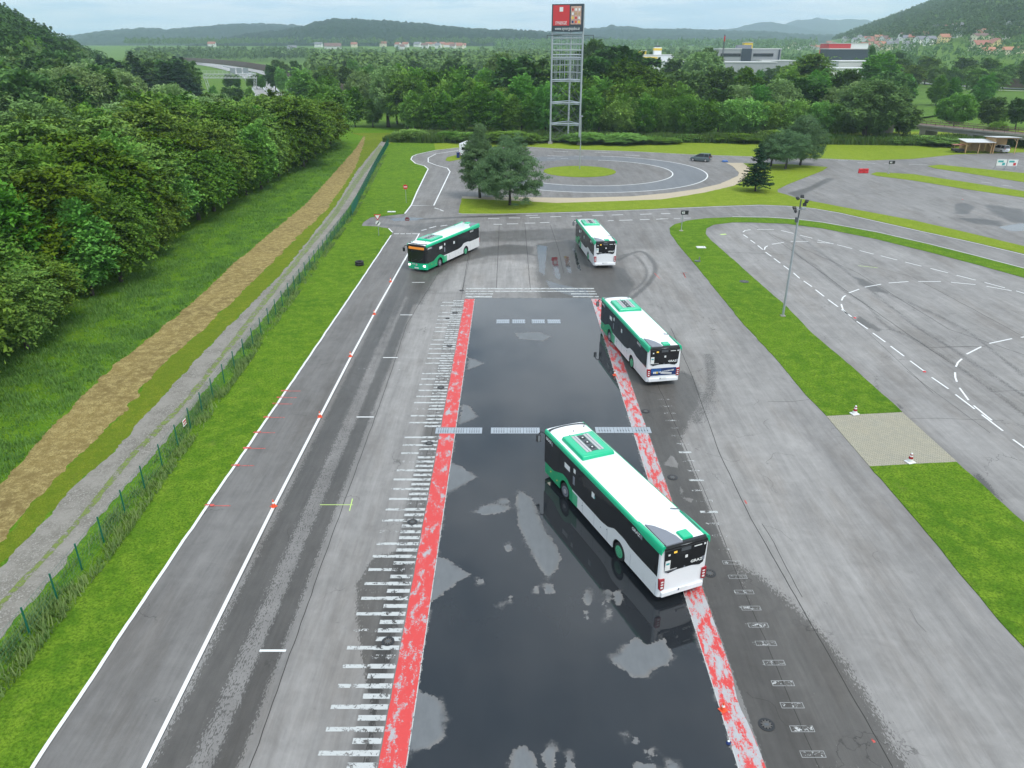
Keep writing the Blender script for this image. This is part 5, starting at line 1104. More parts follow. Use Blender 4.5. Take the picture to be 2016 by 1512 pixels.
    # seams on the rear hatch
    # roof: air conditioning pod with fans, grey cover, little box, hand rails
    q=MB(); q.box((9.15,0,3.14),(2.55,1.95,.24),M['green'],taper=.94); pod=q.build('roof_unit',e,bevel=.085,seg=3,smooth=True)
    q=MB(); q.box((9.2,0,3.268),(1.75,.36,.03),M['dsteel']); q.build('fan_panel',pod)
    for s in(1,-1):
        q=MB(); q.box((9.2,s*.36,3.27),(1.85,.30,.02),M['alu'])
        for i in range(16): q.box((8.34+i*.115,s*.36,3.285),(.05,.3,.012),M['alu'])
        q.box((9.2,s*.36,3.292),(1.85,.03,.01),M['grey']); q.build('louvre',pod)
    for x in(8.65,9.2,9.75):
        q=MB(); q.disc((x,0,3.292),.15,.02,M['black'],18); fn=q.build('fan',pod); q=MB(); q.disc((x,0,3.308),.05,.02,M['sticker'],10); q.build('fan_hub',fn)
    q=MB(); pts=[(0.02,1.02),(0.02,.18),(.5,.22),(1.0,.40),(1.5,.72),(1.75,1.02)]; q.plate(pts,lambda x,y,t:(x,y,3.10-.06*t),.06,M['grey']); q.build('engine_cover',e)
    q=MB(); q.box((.42,-.18,3.10),(.6,.55,.13),M['green'],taper=.9); q.build('roof_box',e,bevel=.03)
    q=MB(); q.bar((2.4,-.75,3.10),(2.15,-1.1,3.12),.03,M['dsteel']); q.bar((2.15,-1.1,3.12),(.5,-1.05,3.10),.02,M['dsteel']); q.build('roof_cable',e)
    for x,y in((11.3,-.9),(10.6,.35),(11.0,-.1)): q=MB(); q.disc((x,y,3.07),.035,.05,M['dsteel'],8); q.build('roof_antenna',e)
    # wheels
    for x in(WR,WF):
        for s in(1,-1):
            q=MB(); q.disc((0,0,0),.47,.29,M['rub'],28,'y'); w=q.build('wheel',e,bevel=.03,smooth=True); w.location=(x,s*1.06,.47)
            if x==WF: w.rotation_euler=(0,0,.10)
            q=MB(); q.disc((0,s*.150,0),.31,.03,M['mint'] if x==WR else M['grey'],24,'y'); rm=q.build('rim',w)
            q=MB(); q.disc((0,s*.172,0),.13,.04,M['mint' if x==WR else 'alu'],14,'y')
            for i in range(10): a=i*.628; q.disc((.19*math.cos(a),s*.170,.19*math.sin(a)),.018,.02,M['dsteel'],6,'y')
            q.build('hub',rm)
            q=MB(); pts=arc(x,.50,.60,195,-15)
            for i in range(len(pts)-1):
                (a,c),(d,f)=pts[i],pts[i+1]; q.add([(a,s*1.20,c),(d,s*1.20,f),(d,s*.86,f),(a,s*.86,c)],[(0,1,2,3)],M['black'])
            q.build('wheel_arch',body)
    for s in(1,-1):
        q=MB(); q.tube([(11.85,s*1.2,2.75),(12.15,s*1.38,2.78),(12.2,s*1.50,2.6)],[.035,.035,.03],M['black'],6); q.box((12.18,s*1.50,2.36),(.14,.22,.42),M['black']); m=q.build('mirror',e); q=MB(); q.box((12.105,s*1.50,2.36),(.006,.17,.36),M['steel']); q.build('mirror_glass',m)
    for x,z in((11.0,.75),(10.2,.62),(7.2,.8),(5.2,.75),(4.6,1.0)):
        for s in(1,-1): q=MB(); q.disc((x,s*(BW+.005),z),.03,.014,M['led' if x>10 else 'dsteel'],10,'y'); q.build('marker_lamp' if x>10 else 'fuel_flap',e)
    # panel seams
    for s in(1,-1):
        for x in(.2,2.35,4.55,5.9,7.15): q=MB(); q.box((x,s*(BW+.0015),.72),(.012,.004,.72),M['grey']); q.build('seam',body)
    return e
bus0=make_bus()
BP=[(7.604,26.80,-.3966,'white and green city bus nearest the camera, crossing the wet skid pad'),(10.984,49.85,-.1743,'green and white city bus with a blue advert on its tail, on the red strip'),
    (10.318,81.27,-.0941,'farthest green and white city bus driving away on wet tarmac beyond the pad'),(-5.05,90.711,-2.6794,'green and white city bus facing the camera, turning beside the yield sign')]
buses=[]
for i,(x,y,a,l) in enumerate(BP):
    o=bus0 if i==0 else copy_tree(bus0); o['label']=l; o['group']='city buses on the driving course'
    o.location=(x,y,.002); o.rotation_euler=(0,0,math.pi/2-a); buses.append(o)
# tail advert only on the second bus
ad=MB(); ad.box((-.050,0,1.13),(.012,1.93,.56),M['blue']); ad.box((-.058,.55,1.22),(.004,.75,.30),M['blue2']); ad=ad.build('advert_panel',buses[1]); tag(ad,'dark blue tail advert with white lettering')
put('lettering',text_mesh('DER GLÜCKSBRINGER',.145,M['sticker'],.002,.004),ad,(-.064,-.22,1.16),(math.pi/2-.0,0,-math.pi/2),(.82,1,1)).rotation_euler=Euler((math.pi/2,-.10,-math.pi/2),'XYZ')
q=MB(); q.box((-.062,-.22,1.00),(.006,.85,.09),M['sticker'],Matrix.Rotation(.07,3,'X')); q.build('advert_swoosh',ad)
for y,m in((.72,'sticker'),(.60,'sticker'),(.48,'yellow')): q=MB(); q.box((-.064,y,1.08),(.006,.10,.15),M[m]); q.build('advert_square',ad)
# ---------------- billboard tower ----------------
def tower():
    A=Vector((9.58,196.07,0)); B=Vector((16.69,193.99,0)); Cc=Vector((14.42,201.5,0)); e=empty('billboard_tower','tall triangular steel lattice tower carrying a red and black billboard','tower',(A+B+Cc)/3); o=(A+B+Cc)/3
    P=[A-o,B-o,Cc-o]; up=Vector((0,0,1)); HB=25.0; HT=31.2
    for i,p in enumerate(P):
        q=MB(); q.bar(p,p+up*HT,.24,M['steel'],10); q.box(p+up*.25,(1.1,1.1,.5),M['conc']); lg=q.build('leg',e)
    for z,dbl in((4.9,1),(9.8,1),(14.9,1),(19.9,1),(20.5,0),(21.5,0),(22.8,0),(24.1,0),(HB,1)):
        q=MB()
        for i in range(3): a,b=P[i],P[(i+1)%3]; q.bar(a+up*z,b+up*z,.13,M['steel'],6); 
        if dbl:
            for i in range(3): a,b=P[i],P[(i+1)%3]; q.bar(a+up*(z-.35),b+up*(z-.35),.08,M['steel'],6)
        q.build('ring_beam',e)
    for lo,hi in((.5,4.6),(5.,9.5),(10.,14.6)):
        q=MB()
        for i in range(3): a,b=P[i],P[(i+1)%3]; q.bar(a+up*lo,b+up*hi,.045,M['dsteel'],5); q.bar(b+up*lo,a+up*hi,.045,M['dsteel'],5)
        q.build('cross_brace',e)
    q=MB()
    for i in range(3):
        a,b=P[i],P[(i+1)%3]
        for z in(16.6,18.2,19.4): q.bar(a+up*z,b+up*z,.06,M['steel'],5)
        for k in range(1,7): c=a.lerp(b,k/7); q.bar(c+up*15.0,c+up*19.8,.05,M['steel'],5)
    q.build('cage',e); q=MB()
    for i in range(3):
        a,b=P[i],P[(i+1)%3]
        for k in range(1,4): c=a.lerp(b,k/4); q.bar(c+up*20.0,c+up*HB,.05,M['steel'],5)
    q.build('upper_frame',e)
    # billboard on the face turned to the camera (slightly right side nearer)
    d=(P[1]-P[0]); Wd=d.length; rz=math.atan2(d.y,d.x); mid=(P[0]+P[1])/2; n=Vector((d.y,-d.x,0)).normalized()
    bd=empty('billboard','x','x'); 
    for k in('label','category'): del bd[k]
    bd.parent=e; bd.location=mid+n*.35+up*((HB+.5+HT+.1)/2); bd.rotation_euler=(0,0,rz); Hh=HT+.1-HB-.5
    q=MB(); q.box((0,0,0),(Wd+.1,.25,Hh),M['signdark']); q.build('panel',bd)
    q=MB(); q.box((-Wd*.205,-.14,Hh*.09),(Wd*.53,.03,Hh*.74),M['signred']); q.build('red_field',bd)
    q=MB(); q.box((Wd*.27,-.14,Hh*.09),(Wd*.33,.03,Hh*.66),pm('faded_picture',(.55,.35,.28),.6,var=.7,scale=1.6)); q.build('picture_field',bd)
    q=MB(); q.box((-Wd*.205,-.165,Hh*.31),(.85,.03,.95),M['sticker']); q.build('logo_square',bd)
    put('lettering',text_mesh('SYNERGIE',.80,M['sticker'],.01,.0),bd,(-Wd*.205,-.17,-Hh*.19),(math.pi/2,0,0),(.78,1.25,1))
    put('lettering',text_mesh('www.synergiejobs.at',.78,M['sticker'],.01,.0),bd,(0,-.15,-Hh*.39),(math.pi/2,0,0),(.92,1.3,1))
    for i in range(3):
        for j in range(4):
            q=MB(); q.box((Wd*(.165+.105*i),-.16,Hh*(.30-.15*j)),(Wd*.06,.03,Hh*.09),M[['redp','sticker','yellow','blue','sticker','wood','redp','orange','sticker','wood','sticker','yellow'][i*4+j]]); q.build('picture_patch',bd)
    # other two faces
    for i in(1,2):
        a,b=P[i],P[(i+1)%3]; dd=b-a; q=MB(); q.box((a+b)/2+up*(HB+.5+Hh/2),(dd.length,.2,Hh),M['signdark'],Matrix.Rotation(math.atan2(dd.y,dd.x),3,'Z')); q.build('back_panel',e)
    q=MB(); q.bar((P[0]-Vector((1.2,0,0)))+up*(HB-.3),(P[1]+Vector((2.4,0,0)))+up*(HB-.3),.07,M['dsteel'],5)
    for x in(-1.2,Wd+2.4): q.bar(P[0]+Vector((x,0,0))+up*(HB-.2),P[0]+Vector((x,0,0))+up*(HB-1.0),.07,M['dsteel'],5)
    q.build('lamp_bracket',e)
tower()
# ---------------- lamps and signs ----------------
def floodmast():
    e=empty('floodlight_mast','tall grey mast with six floodlights standing in the green island','mast',(24.88,65.1,.03)); z=10.6
    q=MB(); q.bar((0,0,0),(0,0,z-1.6),.11,M['steel'],12,.08); q.build('pole',e); q=MB(); q.box((0,0,.05),(.4,.4,.1),M['conc']); q.build('base_plate',e)
    q=MB(); q.bar((0,0,z-1.6),(0,0,z),.06,M['dsteel'],8); q.box((.12,0,z-.85),(.75,.12,.09),M['steel']); q.box((.30,-.05,z-.75),(.4,.25,.18),M['steel']); q.build('cross_arm',e)
    q=MB(); q.box((-.12,0,z-1.75),(.22,.25,.45),M['dsteel']); q.build('junction_box',e,bevel=.03)
    for x,y,zz,rx,rz in((-.30,0,z+.1,.7,.6),(.1,.1,z+.25,.6,-.3),(.48,0,z-.15,.8,-.7),(-.45,0,z-.72,.9,.3),(-.35,-.1,z-1.0,1.0,.9),(.42,.1,z-.45,.9,-.2)):
        q=MB(); q.box((0,0,0),(.34,.30,.14),M['black'],taper=.7); f=q.build('floodlight',e,bevel=.02); f.location=(x,y,zz); f.rotation_euler=(rx,0,rz)
        q=MB(); q.box((0,0,-.075),(.30,.26,.012),M['lens']); q.build('lens',f)
        q=MB(); q.bar((0,0,0),(0,0,-.2),.02,M['dsteel']); q.build('bracket',f)
floodmast()
x,y=G(1141,333); e=empty('street_lamp','slender grey lamp pole in the middle of the grass circle','lamp',(x,y,.03)); q=MB(); q.bar((0,0,0),(0,0,9.9),.10,M['steel'],10,.06); q.build('pole',e); q=MB(); q.box((0,0,10.0),(.7,.5,.22),M['grey'],taper=.7); hd_=q.build('lamp_head',e); q=MB(); q.box((0,0,9.88),(.5,.4,.03),M['lens']); q.build('lens',hd_)
def board(px,py,label,z,w,h,txt):
    x,y=G(px,py); e=empty('speed_board',label,'sign',(x,y,.03)); q=MB(); q.bar((0,0,0),(0,0,z),.05,M['steel'],8); q.disc((0,0,.04),.28,.06,M['conc'],14); q.build('pole',e)
    q=MB(); q.box((.25,0,z),(w,.18,h),M['black']); b=q.build('display',e,bevel=.02)
    put('lettering',text_mesh(txt,h*.75,M['sticker'],.004,.01),b,(.25-w*.18,-.10,z),(math.pi/2,0,0))
board(1341,455,'black speed display board on a pole at the tip of the green island',2.45,.98,.54,'62')
board(1749,342,'black display board on a pole at the tip of the narrow far lawn strip',2.1,1.1,.6,'62')
def signpost(px,py,label,z): x,y=G(px,py); e=empty('traffic_sign',label,'sign',(x,y,.03)); q=MB(); q.bar((0,0,0),(0,0,z),.035,M['steel'],8); q.build('pole',e); return e
e=signpost(800,400,'round red no-entry sign with white bar on the left lawn',2.7)
q=MB(); q.disc((0,-.06,2.5),.36,.03,M['redp'],28,'y'); sg=q.build('sign_disc',e); q=MB(); q.box((0,-.085,2.5),(.5,.02,.11),M['sticker']); q.build('white_bar',sg)
e=signpost(746,464,'yield triangle above a round end-of-limit sign beside the side bay',2.5)
q=MB(); q.plate([(-.47,2.75),(.47,2.75),(0,1.95)],lambda a,b,t:(a,-.07+.03*t,b),.03,M['redp']); t1=q.build('yield_triangle',e); q=MB(); q.plate([(-.30,2.65),(.30,2.65),(0,2.14)],lambda a,b,t:(a,-.085+.01*t,b),.01,M['sticker']); q.build('white_field',t1)
q=MB(); q.disc((0,-.06,1.62),.31,.03,M['sticker'],24,'y'); t2=q.build('round_sign',e); q=MB(); q.plate([(-.24,1.42),(-.12,1.36),(.24,1.82),(.12,1.88)],lambda a,b,t:(a,-.085+.008*t,b),.01,M['black']); q.build('dark_bar',t2)
# fence
def fence():
    pts=[(-20.2,14.5),(-20.31,24.3),(-20.44,30.8),(-20.7,40.6),(-21.08,47.6),(-23.5,111.1),(-27.5,155),(-30.7,194.)]
    e=empty('mesh_fence','long dark-green wire mesh fence between the gravel track and the lawn','fence',(-20.5,30,0)); O=Vector((-20.5,30,0)); S=[];h=1.55
    ps=[]; step=2.52
    for a,b in zip(pts[:-1],pts[1:]):
        a=Vector((*a,0));b=Vector((*b,0)); n=max(1,round((b-a).length/step)); ps+=[a.lerp(b,i/n) for i in range(n)]
    ps.append(Vector((*pts[-1],0))); q=MB(); q.box((0,0,h/2),(.06,.05,h+.06),M['postgreen']); p0=q.build('post',e); p0.location=ps[0]-O; 
    for p in ps[1:]: c=p0.copy(); COL.objects.link(c); c.parent=e; c.location=p-O
    w=MB()
    for a,b in zip(ps[:-1],ps[1:]):
        a=a-O;b=b-O
        for k in range(8): z=.05+k*.21; w.bar(a+Vector((0,0,z)),b+Vector((0,0,z)),.005,M['postgreen'],3,cap=False)
        n=12 if a.y<40 else 16
        for k in range(n): c=a.lerp(b,k/n); w.bar(c+Vector((0,0,.03)),c+Vector((0,0,h)),.004 if a.y<60 else .008,M['postgreen'],3,cap=False)
    w.build('wire_mesh',e,fix=False)
    s=MB(); a,b=Vector((-23.3,109,0))-O,Vector((-24.15,118,0))-O; d=b-a; s.box((a+b)/2+Vector((.06,0,.85)),(.03,d.length,1.45),M['screen'],Matrix.Rotation(math.atan2(d.y,d.x)-math.pi/2,3,'Z')); s.build('screen_cloth',e)
fence()
x,y=G(372,850); e=empty('warning_plate','small red and white plate hung on the green fence','sign',(-20.62,G(372,862)[1],1.1)); q=MB(); q.box((0,0,0),(.03,.45,.4),M['sticker']); pl_=q.build('plate',e); q=MB(); q.box((-.018,0,.1),(.01,.4,.10),M['redp']); q.box((.018,0,.1),(.01,.4,.1),M['redp']); q.box((.018,0,-.08),(.01,.4,.06),M['redp']); q.build('red_print',pl_)
# cones
def cone(x,y,label,grp,s=1,mat='orange',z=.004):
    e=empty('traffic_cone',label,'cone',(x,y,z),random.uniform(0,3),grp,s); q=MB(); q.box((0,0,.015),(.30,.30,.03),M[mat]); q.build('base',e,bevel=.01); q=MB(); q.bar((0,0,.03),(0,0,.42),.11,M[mat],16,.025); b=q.build('cone',e,smooth=True); q=MB(); q.bar((0,0,.20),(0,0,.30),.073,M['sticker'],16,.053); q.build('white_band',b,smooth=True)
for i,(px,py) in enumerate([(539,997),(630,821),(690,702),(737,619),(769,555)]): x,y=G(px,py); cone(x,y,'orange cone on the long white line, %s from the camera'%ordn(i),'orange cones along the white line',1.0)
x,y=G(1423,1398); cone(x,y,'orange cone on the right red strip in front of the nearest bus','cones on the red strip',.9,z=.012)
x,y=G(1210,739); cone(x,y,'orange cone on the right red strip beside the bus with the advert','cones on the red strip',.9,z=.012)
for px,py,l in((1682,816,'white cone with red stripes at the far edge of the paved crossing'),(1791,911,'white cone with red band at the near edge of the paved crossing')):
    x,y=G(px,py); e=empty('traffic_cone',l,'cone',(x,y,.04),.3,'striped cones at the paved crossing'); q=MB(); q.box((0,0,.03),(.5,.45,.06),M['dwhite']); q.build('base',e,bevel=.02); q=MB(); q.bar((0,0,.06),(0,0,.62),.17,M['dwhite'],16,.05); b=q.build('cone',e,smooth=True); q=MB(); q.bar((0,0,.26),(0,0,.40),.137,M['red'],16,.112); q.bar((0,0,.5),(0,0,.55),.09,M['red'],16,.08); q.build('red_band',b,smooth=True)
for px,py,l in((1683,626,'red pad marker lying by the dashed line at the loop corner'),(1820,732,'red pad marker lying on the dashed line right of the paved crossing'),(1895,393,'tiny orange marker on the far right lot'),(1434,1463,'tiny blue marker at the edge of the wet pad')):
    x,y=G(px,py); e=empty('pad_marker',l,'marker',(x,y,.01)); q=MB(); q.bar((0,0,0),(0,0,.08),.13 if 'tiny' not in l else .09,M['bluebin'] if 'blue' in l else M['redp'],12,.05); q.build('dome',e); q=MB(); q.disc((0,0,.085),.04,.02,M['sticker'],8); q.build('cap',e)
# tyre and dark stack on the lawn
x,y=G(708,523); e=empty('old_tyres','two stacked black tyres on the lawn by the left lane','tyre',(x,y,.04))
for k in range(2):
    q=MB(); n=20
    vs=[];fs=[]
    for i in range(n):
        a=2*math.pi*i/n
        for j in range(8): b=2*math.pi*j/8; r=.38+.13*math.cos(b); vs.append((r*math.cos(a),r*math.sin(a),.14+k*.25+.12*math.sin(b)))
    for i in range(n):
        for j in range(8): fs.append((i*8+j,((i+1)%n)*8+j,((i+1)%n)*8+(j+1)%8,i*8+(j+1)%8))
    q.add(vs,fs,M['rub']); q.build('tyre',e,smooth=True)
# manholes
M['lid']=pm('iron_lid',(.085,.08,.075),.7,var=.3,scale=9)
def manhole(px,py,label,r=.34,z=.006,grp='manhole covers'):
    x,y=G(px,py); e=empty('manhole_cover',label,'manhole cover',(x,y,z),0,grp); q=MB(); q.disc((0,0,.006),r,.012,M['black'],28); f=q.build('frame',e); q=MB(); q.disc((0,0,.014),r*.68,.012,M['lid'],24); c=q.build('lid',e)
    q=MB()
    for i in range(10): a=i*.628; q.box((r*.6*math.cos(a),r*.6*math.sin(a),.021),(.05,.05,.006),M['dark'])
    q.box((0,0,.021),(r*.5,r*.35,.004),M['dsteel']); q.build('slot',c)
for i,(px,py) in enumerate([(764,1263),(812,1028),(845,873),(868,763),(885,681),(896,616)]): manhole(px,py,'round manhole on the joint left of the pad, %s from the camera'%ordn(i),.27)
manhole(909,572,'round manhole at the upper left corner of the pad',.25); manhole(881,627,'small manhole among the comb bars near the top',.2)
for i,(px,py) in enumerate([(1509,1427),(1397,1129),(1324,940),(1271,810)]): manhole(px,py,'round manhole in the dark wet band right of the pad, %s from the camera'%ordn(i),.30)
manhole(1465,555,'round manhole in the green island below its bend',.5,.045,'covers in the green island')
x,y=G(1380,488); e=empty('cover_slab','pale square cover slab in the green island','cover',(x,y,.045)); q=MB(); q.box((0,0,.04),(1.1,.8,.08),M['render'][2] if 'render' in M else M['conc']); q.build('slab',e,bevel=.02); q=MB(); q.bar((.3,0,.08),(.3,0,.11),.05,M['dsteel'],8); q.build('lifting_ring',e)
x,y=G(1373,515); e=empty('drain_inlet','dark drain inlet with a small stub post in the green island','drain',(x,y,.045)); q=MB(); q.disc((0,0,.03),.36,.06,M['dsteel'],20); q.build('ring',e); q=MB(); q.bar((.2,0,0),(.2,0,.5),.06,M['grey'],8); q.build('stub',e)
x,y=G(771,418); e=empty('cover_slab','white oblong slab lying on the lawn by the side bay','cover',(x,y,.045)); q=MB(); q.box((0,0,.05),(1.2,.5,.1),M['dwhite']); q.build('slab',e,bevel=.02); q=MB(); q.box((0,0,.11),(.2,.06,.03),M['dsteel']); q.build('handle',e)
# drain grates across the pad
def grate(x0,x1,y,n,label,d=.8,slots=5):
    e=empty('drain_grate',label,'drain grate',((x0+x1)/2,y,.0),0,'drain grates across the pad'); W_=(x1-x0)/n
    for k in range(n):
        cx=x0+W_*(k+.5)-(x0+x1)/2; q=MB(); q.box((cx,0,.012),(W_-.02,d,.02),M['steel']); 
        for i in range(slots):
            for j in range(4): q.box((cx+(i-(slots-1)/2)*W_*.15,(j-1.5)*d*.22,.024),(.045 if j!=1 else .07,.07 if j!=1 else .10,.003),M['dark'])
        q.build('panel',e)
grate(-4.95,-1.93,42.78,3,'perforated steel grate over the left red strip'); grate(-1.37,1.8,42.78,3,'perforated steel grate left of the nearest bus roof'); grate(5.4,9.0,42.85,3,'perforated steel grate over the right red strip')
x=-1.42
for i in range(4): grate(x,x+1.2,63.7,1,'slotted steel grate in the far drain row, %s from the left'%ordn(i),1.0,7) if i<2 else grate(x+.35,x+1.55,63.7,1,'slotted steel grate in the far drain row, %s from the left'%ordn(i),1.0,7); x+=1.42
# ---------------- car, camper van, shed and small yard things ----------------
def car(name,label,x,y,rz,paint,cat='car'):
    e=empty(name,label,cat,(x,y,.01),rz); secs=[(-2.2,.45,.62,.78,.55),(-2.12,.30,.62,1.0,.8),(-1.7,.22,.86,1.0,.86),(1.2,.22,.86,.98,.86),(1.9,.24,.80,.86,.80),(2.22,.34,.60,.66,.6)]
    q=MB(); vs=[]; 
    for x0,zl,w,zt,wt in secs: vs+=[(x0,-w,zl),(x0,-w*1.02,(zl+zt)/2),(x0,-wt,zt),(x0,wt,zt),(x0,w*1.02,(zl+zt)/2),(x0,w,zl)]
    n=6; q.add(vs,[(j*n+i,j*n+(i+1)%n,(j+1)*n+(i+1)%n,(j+1)*n+i) for j in range(5) for i in range(n)]+[tuple(range(n)),tuple(range(6*n-1,5*n-1,-1))],paint); body=q.build('body',e,bevel=.04,smooth=True)
    q=MB(); cs=[(-2.08,.98,.74),(-1.85,1.58,.62),(.1,1.66,.62),(1.35,.98,.74)]
    vs=[]
    for x0,z,w in cs: vs+=[(x0,-w,z),(x0,w,z)]
    vs2=[(-2.08,-.80,.96),(-1.80,-.64,1.60),(.1,-.64,1.64),(1.35,-.78,.94),(-2.08,.80,.96),(-1.80,.64,1.60),(.1,.64,1.64),(1.35,.78,.94)]
    q.add(vs2,[(0,1,2,3),(4,7,6,5),(0,4,5,1),(1,5,6,2),(2,6,7,3)],M['pane']); q.build('windows',e)
    q=MB(); q.box((-.85,0,1.645),(1.95,1.26,.05),paint,taper=.95)
    for s in(-1,1):
        q.bar((-2.05,s*.80,.98),(-1.8,s*.645,1.62),.04,paint); q.bar((1.35,s*.79,.96),(.1,s*.65,1.64),.04,paint); q.bar((-.9,s*.80,.98),(-.9,s*.65,1.63),.035,paint)
    q.build('roof',e,bevel=.01)
    for s in(-1,1):
        q=MB(); q.box((-2.13,s*.72,1.0),(.12,.14,.34),M['red']); q.build('tail_light',e,bevel=.02)
        q=MB(); q.box((2.1,s*.6,.62),(.16,.28,.12),M['lens']); q.build('headlight',e,bevel=.02)
        q=MB(); q.box((.95,s*.98,1.02),(.14,.2,.13),paint); q.build('mirror',e,bevel=.02)
        for x0 in(-1.35,1.4): q=MB(); q.disc((x0,s*.78,.33),.33,.22,M['rub'],20,'y'); w=q.build('wheel',e); q=MB(); q.disc((x0,s*.895,.33),.21,.02,M['alu'],14,'y'); q.build('rim',w)
    q=MB(); q.box((-2.23,0,.68),(.02,.5,.11),M['sticker']); q.build('licence_plate',e); return e
car('estate_car','grey-green estate car driving on the far side of the ring road',40.3,165.2,math.radians(148),M['carpaint'])
def camper():
    x,y=-9.8,173.8; e=empty('camper_van','white camper van half hidden behind the pines by the ring road','van',(x,y,.01),math.radians(78)); L_=6.8
    q=MB(); q.plate([(-3.4,.45),(1.9,.45),(1.9,.95),(2.0,1.9),(2.9,2.3),(2.8,2.95),(-3.4,3.0)],lambda a,b,t:(a,-1.12+2.24*t,b),2.24,M['white']); q.build('living_box',e,bevel=.06)
    q=MB(); q.plate([(1.9,.4),(3.5,.4),(3.5,1.0),(2.9,1.25),(2.3,1.95),(1.9,1.95)],lambda a,b,t:(a,-1.0+2.0*t,b),2.,M['white']); cb=q.build('cab',e,bevel=.05); q=MB(); q.add([(2.33,-.9,1.93),(2.33,.9,1.93),(2.93,.9,1.27),(2.93,-.9,1.27)],[(0,1,2,3)],M['pane']); q.build('windscreen',cb)
    for s in(-1,1):
        for x0,z,w,h in((-2.0,2.0,.9,.5),(-.3,2.0,.8,.5),(1.1,2.05,.5,.4)): q=MB(); q.box((x0,s*1.13,z),(w,.03,h),M['pane']); q.build('window',e,bevel=.01)
        q=MB(); q.box((2.35,s*1.01,1.5),(.6,.02,.5),M['pane']); q.build('cab_window',cb)
        for x0 in(-2.0,2.6): q=MB(); q.disc((x0,s*.95,.36),.36,.24,M['rub'],20,'y'); w=q.build('wheel',e); q=MB(); q.disc((x0,s*1.075,.36),.2,.02,M['steel'],14,'y'); q.build('rim',w)
        q=MB(); q.box((-3.43,s*.95,.9),(.05,.14,.5),M['red']); q.build('tail_light',e)
    q=MB(); q.box((-3.42,0,1.95),(.03,1.1,.55),M['pane']); q.build('window',e,bevel=.01); q=MB(); q.box((-3.5,0,.5),(.15,2.2,.22),M['grey']); q.build('bumper',e)
    for x0 in(-2,-.2): q=MB(); q.box((x0,0,3.06),(.7,.6,.12),M['dwhite']); q.build('roof_hatch',e,bevel=.02)
camper()
x,y=G(902,311); e=empty('waste_bin','dark blue wheeled bin on the little grass patch by the camper van','bin',(x,y,.04)); q=MB(); q.box((0,0,.55),(.6,.6,1.0),M['bluebin']); q.build('body',e,bevel=.03); q=MB(); q.box((0,0,1.1),(.68,.7,.1),M['bluebin']); q.build('lid',e)
x,y=G(1427,319); e=empty('tarpaulin_bundle','small blue-grey tarpaulin bundle at the tip of the gravel edge','bundle',(x,y,.04)); q=MB(); q.box((0,0,.2),(1.4,.8,.4),M['blue2'],taper=.6); q.build('bundle',e,bevel=.1)
x,y=G(1699,341); e=empty('plastic_barrier','bright red plastic barrier pair standing in the right lot','barrier',(x,y,.01),.05)
for s in(-.5,.5): q=MB(); q.box((s*1.0,0,.45),(.94,.35,.85),M['redp'],taper=.9); b=q.build('barrier',e,bevel=.04); q=MB(); q.box((s*1.0,-.17,.5),(.5,.04,.16),M['red']); q.build('recess',b)
x,y=G(1982,334)
for i,l in enumerate(['pale advert board frame with teal print in the right lot','pale advert board frame with red print, right of the teal one']):
    e=empty('advert_board',l,'advert board',(x-1.4+2.0*i,y-.3*i,.01),-.12,'advert boards in the right lot'); q=MB()
    for s in(-.9,.9): q.bar((s,0,0),(s,0,2.0),.04,M['steel'],6); q.bar((s,0,1.0),(s,.8,0),.03,M['steel'],6)
    q.bar((-.9,0,2.0),(.9,0,2.0),.04,M['steel'],6); q.build('frame',e); q=MB(); q.box((0,-.05,1.35),(1.8,.05,1.2),M['sticker']); b=q.build('banner',e); q=MB(); q.box((-.2,-.08,1.6),(1.0,.02,.35),M['teal']); q.box((.4,-.08,1.1),(.5,.02,.5),M['teal' if i==0 else 'redp']); q.build('print',b)
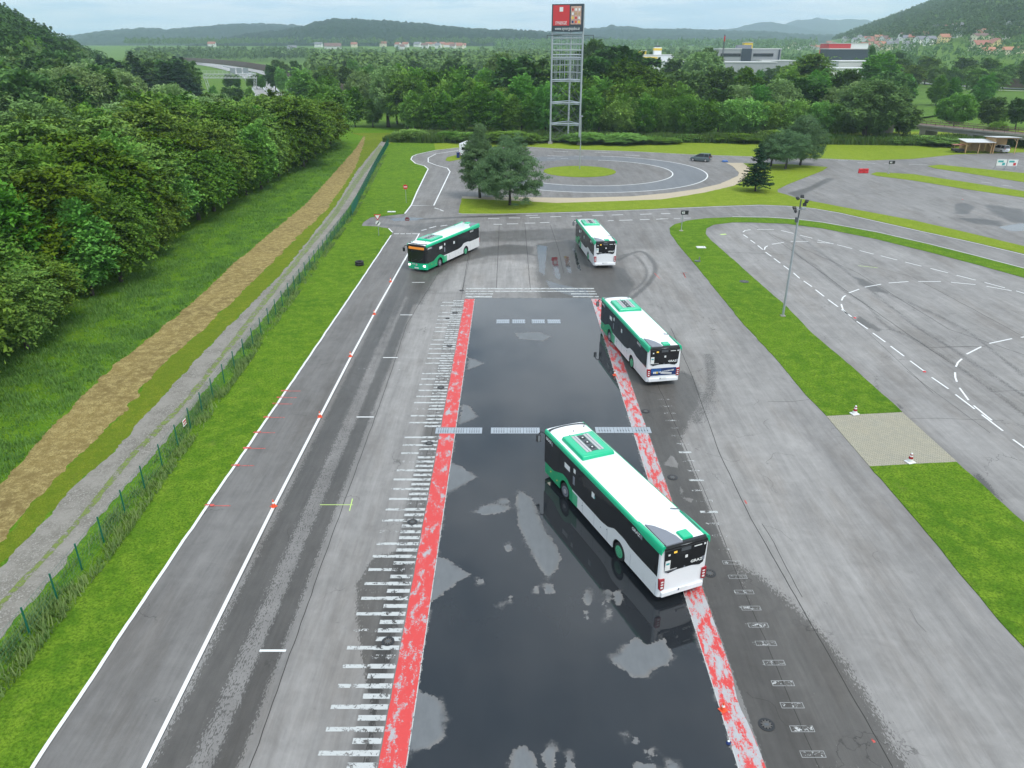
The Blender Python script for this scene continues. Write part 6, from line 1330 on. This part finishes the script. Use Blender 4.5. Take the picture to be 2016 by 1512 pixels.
def shed(px,py,w,d,h0,h1,label,fx):
    x,y=G(px,py); e=empty('timber_shed',label,'shed',(x,y,.02),-.12)
    for xx in(0,w/2,w) if w>5 else (0,w):
        for yy,hh in((0,h0),(d,h1)): q=MB(); q.bar((xx,yy,0),(xx,yy,hh),.10,M['wood']); q.build('post',e)
    q=MB()
    for yy,hh in((0,h0),(d,h1)): q.bar((-.3,yy,hh),(w+.3,yy,hh),.09,M['wood'])
    for xx in(0,w): q.bar((xx,0,h0),(xx,d,h1),.08,M['wood'])
    for xx,s in((0,1),(w,-1)): q.bar((xx,0,h0-.9),(xx+s*.8,0,h0-.05),.07,M['wood']); q.bar((xx,d,h1-.9),(xx+s*.8,d,h1-.05),.07,M['wood'])
    q.build('frame',e); q=MB(); q.plate([(-.5,-.6,),(d+.6,d+.6)],lambda a,b,t:(0,0,0),0,M['roofm']) if 0 else None
    sl_=(h1-h0)/d; q.add([(-.5,-.6,h0-.6*sl_+.15),(w+.5,-.6,h0-.6*sl_+.15),(w+.5,d+.6,h1+.6*sl_+.15),(-.5,d+.6,h1+.6*sl_+.15),(-.5,-.6,h0-.6*sl_+.25),(w+.5,-.6,h0-.6*sl_+.25),(w+.5,d+.6,h1+.6*sl_+.25),(-.5,d+.6,h1+.6*sl_+.25)],[(0,1,2,3),(4,5,6,7),(0,1,5,4),(1,2,6,5),(2,3,7,6),(3,0,4,7)],M['roofm']); q.build('roof',e)
    q=MB(); q.box((w/2,d+.05,h1/2),(w,.05,h1*.9),M['wood']); q.box((0,d/2,h0/2),(.05,d,h0*.9),M['wood']) ; q.build('back_wall',e); return e
shed(1900,302,5.4,3.6,2.3,2.5,'lower timber car port with grey sheet roof at the right lot edge',0)
shed(1954,303,4.6,4.8,3.4,3.1,'taller timber car port with white roof sheltering a small car',1)
car('small_car','white and black small car parked under the taller timber car port',112.9,180.0,math.radians(105),M['white'])
x,y=G(1887,301); e=empty('trailer','dark low trailer with a faded red board roof left of the car ports','trailer',(x,y+.5,.02),-.1); q=MB(); q.box((0,0,.6),(2.6,1.4,.5),M['black']); q.build('bed',e,bevel=.03); q=MB(); q.box((0,0,1.75),(2.8,1.6,.12),M['tile'][0] if 'tile' in M else M['redp']); q.build('roof_board',e)
q=MB(); 
for s in(-1,1):
    for t in(-.6,.6): q.bar((s*1.2,t,.8),(s*1.2,t,1.72),.04,M['wood'])
q.build('frame',e)
for s in(-1,1): q=MB(); q.disc((0,s*.75,.3),.3,.16,M['rub'],16,'y'); q.build('wheel',e)
M['roadsteel']=M['steel']
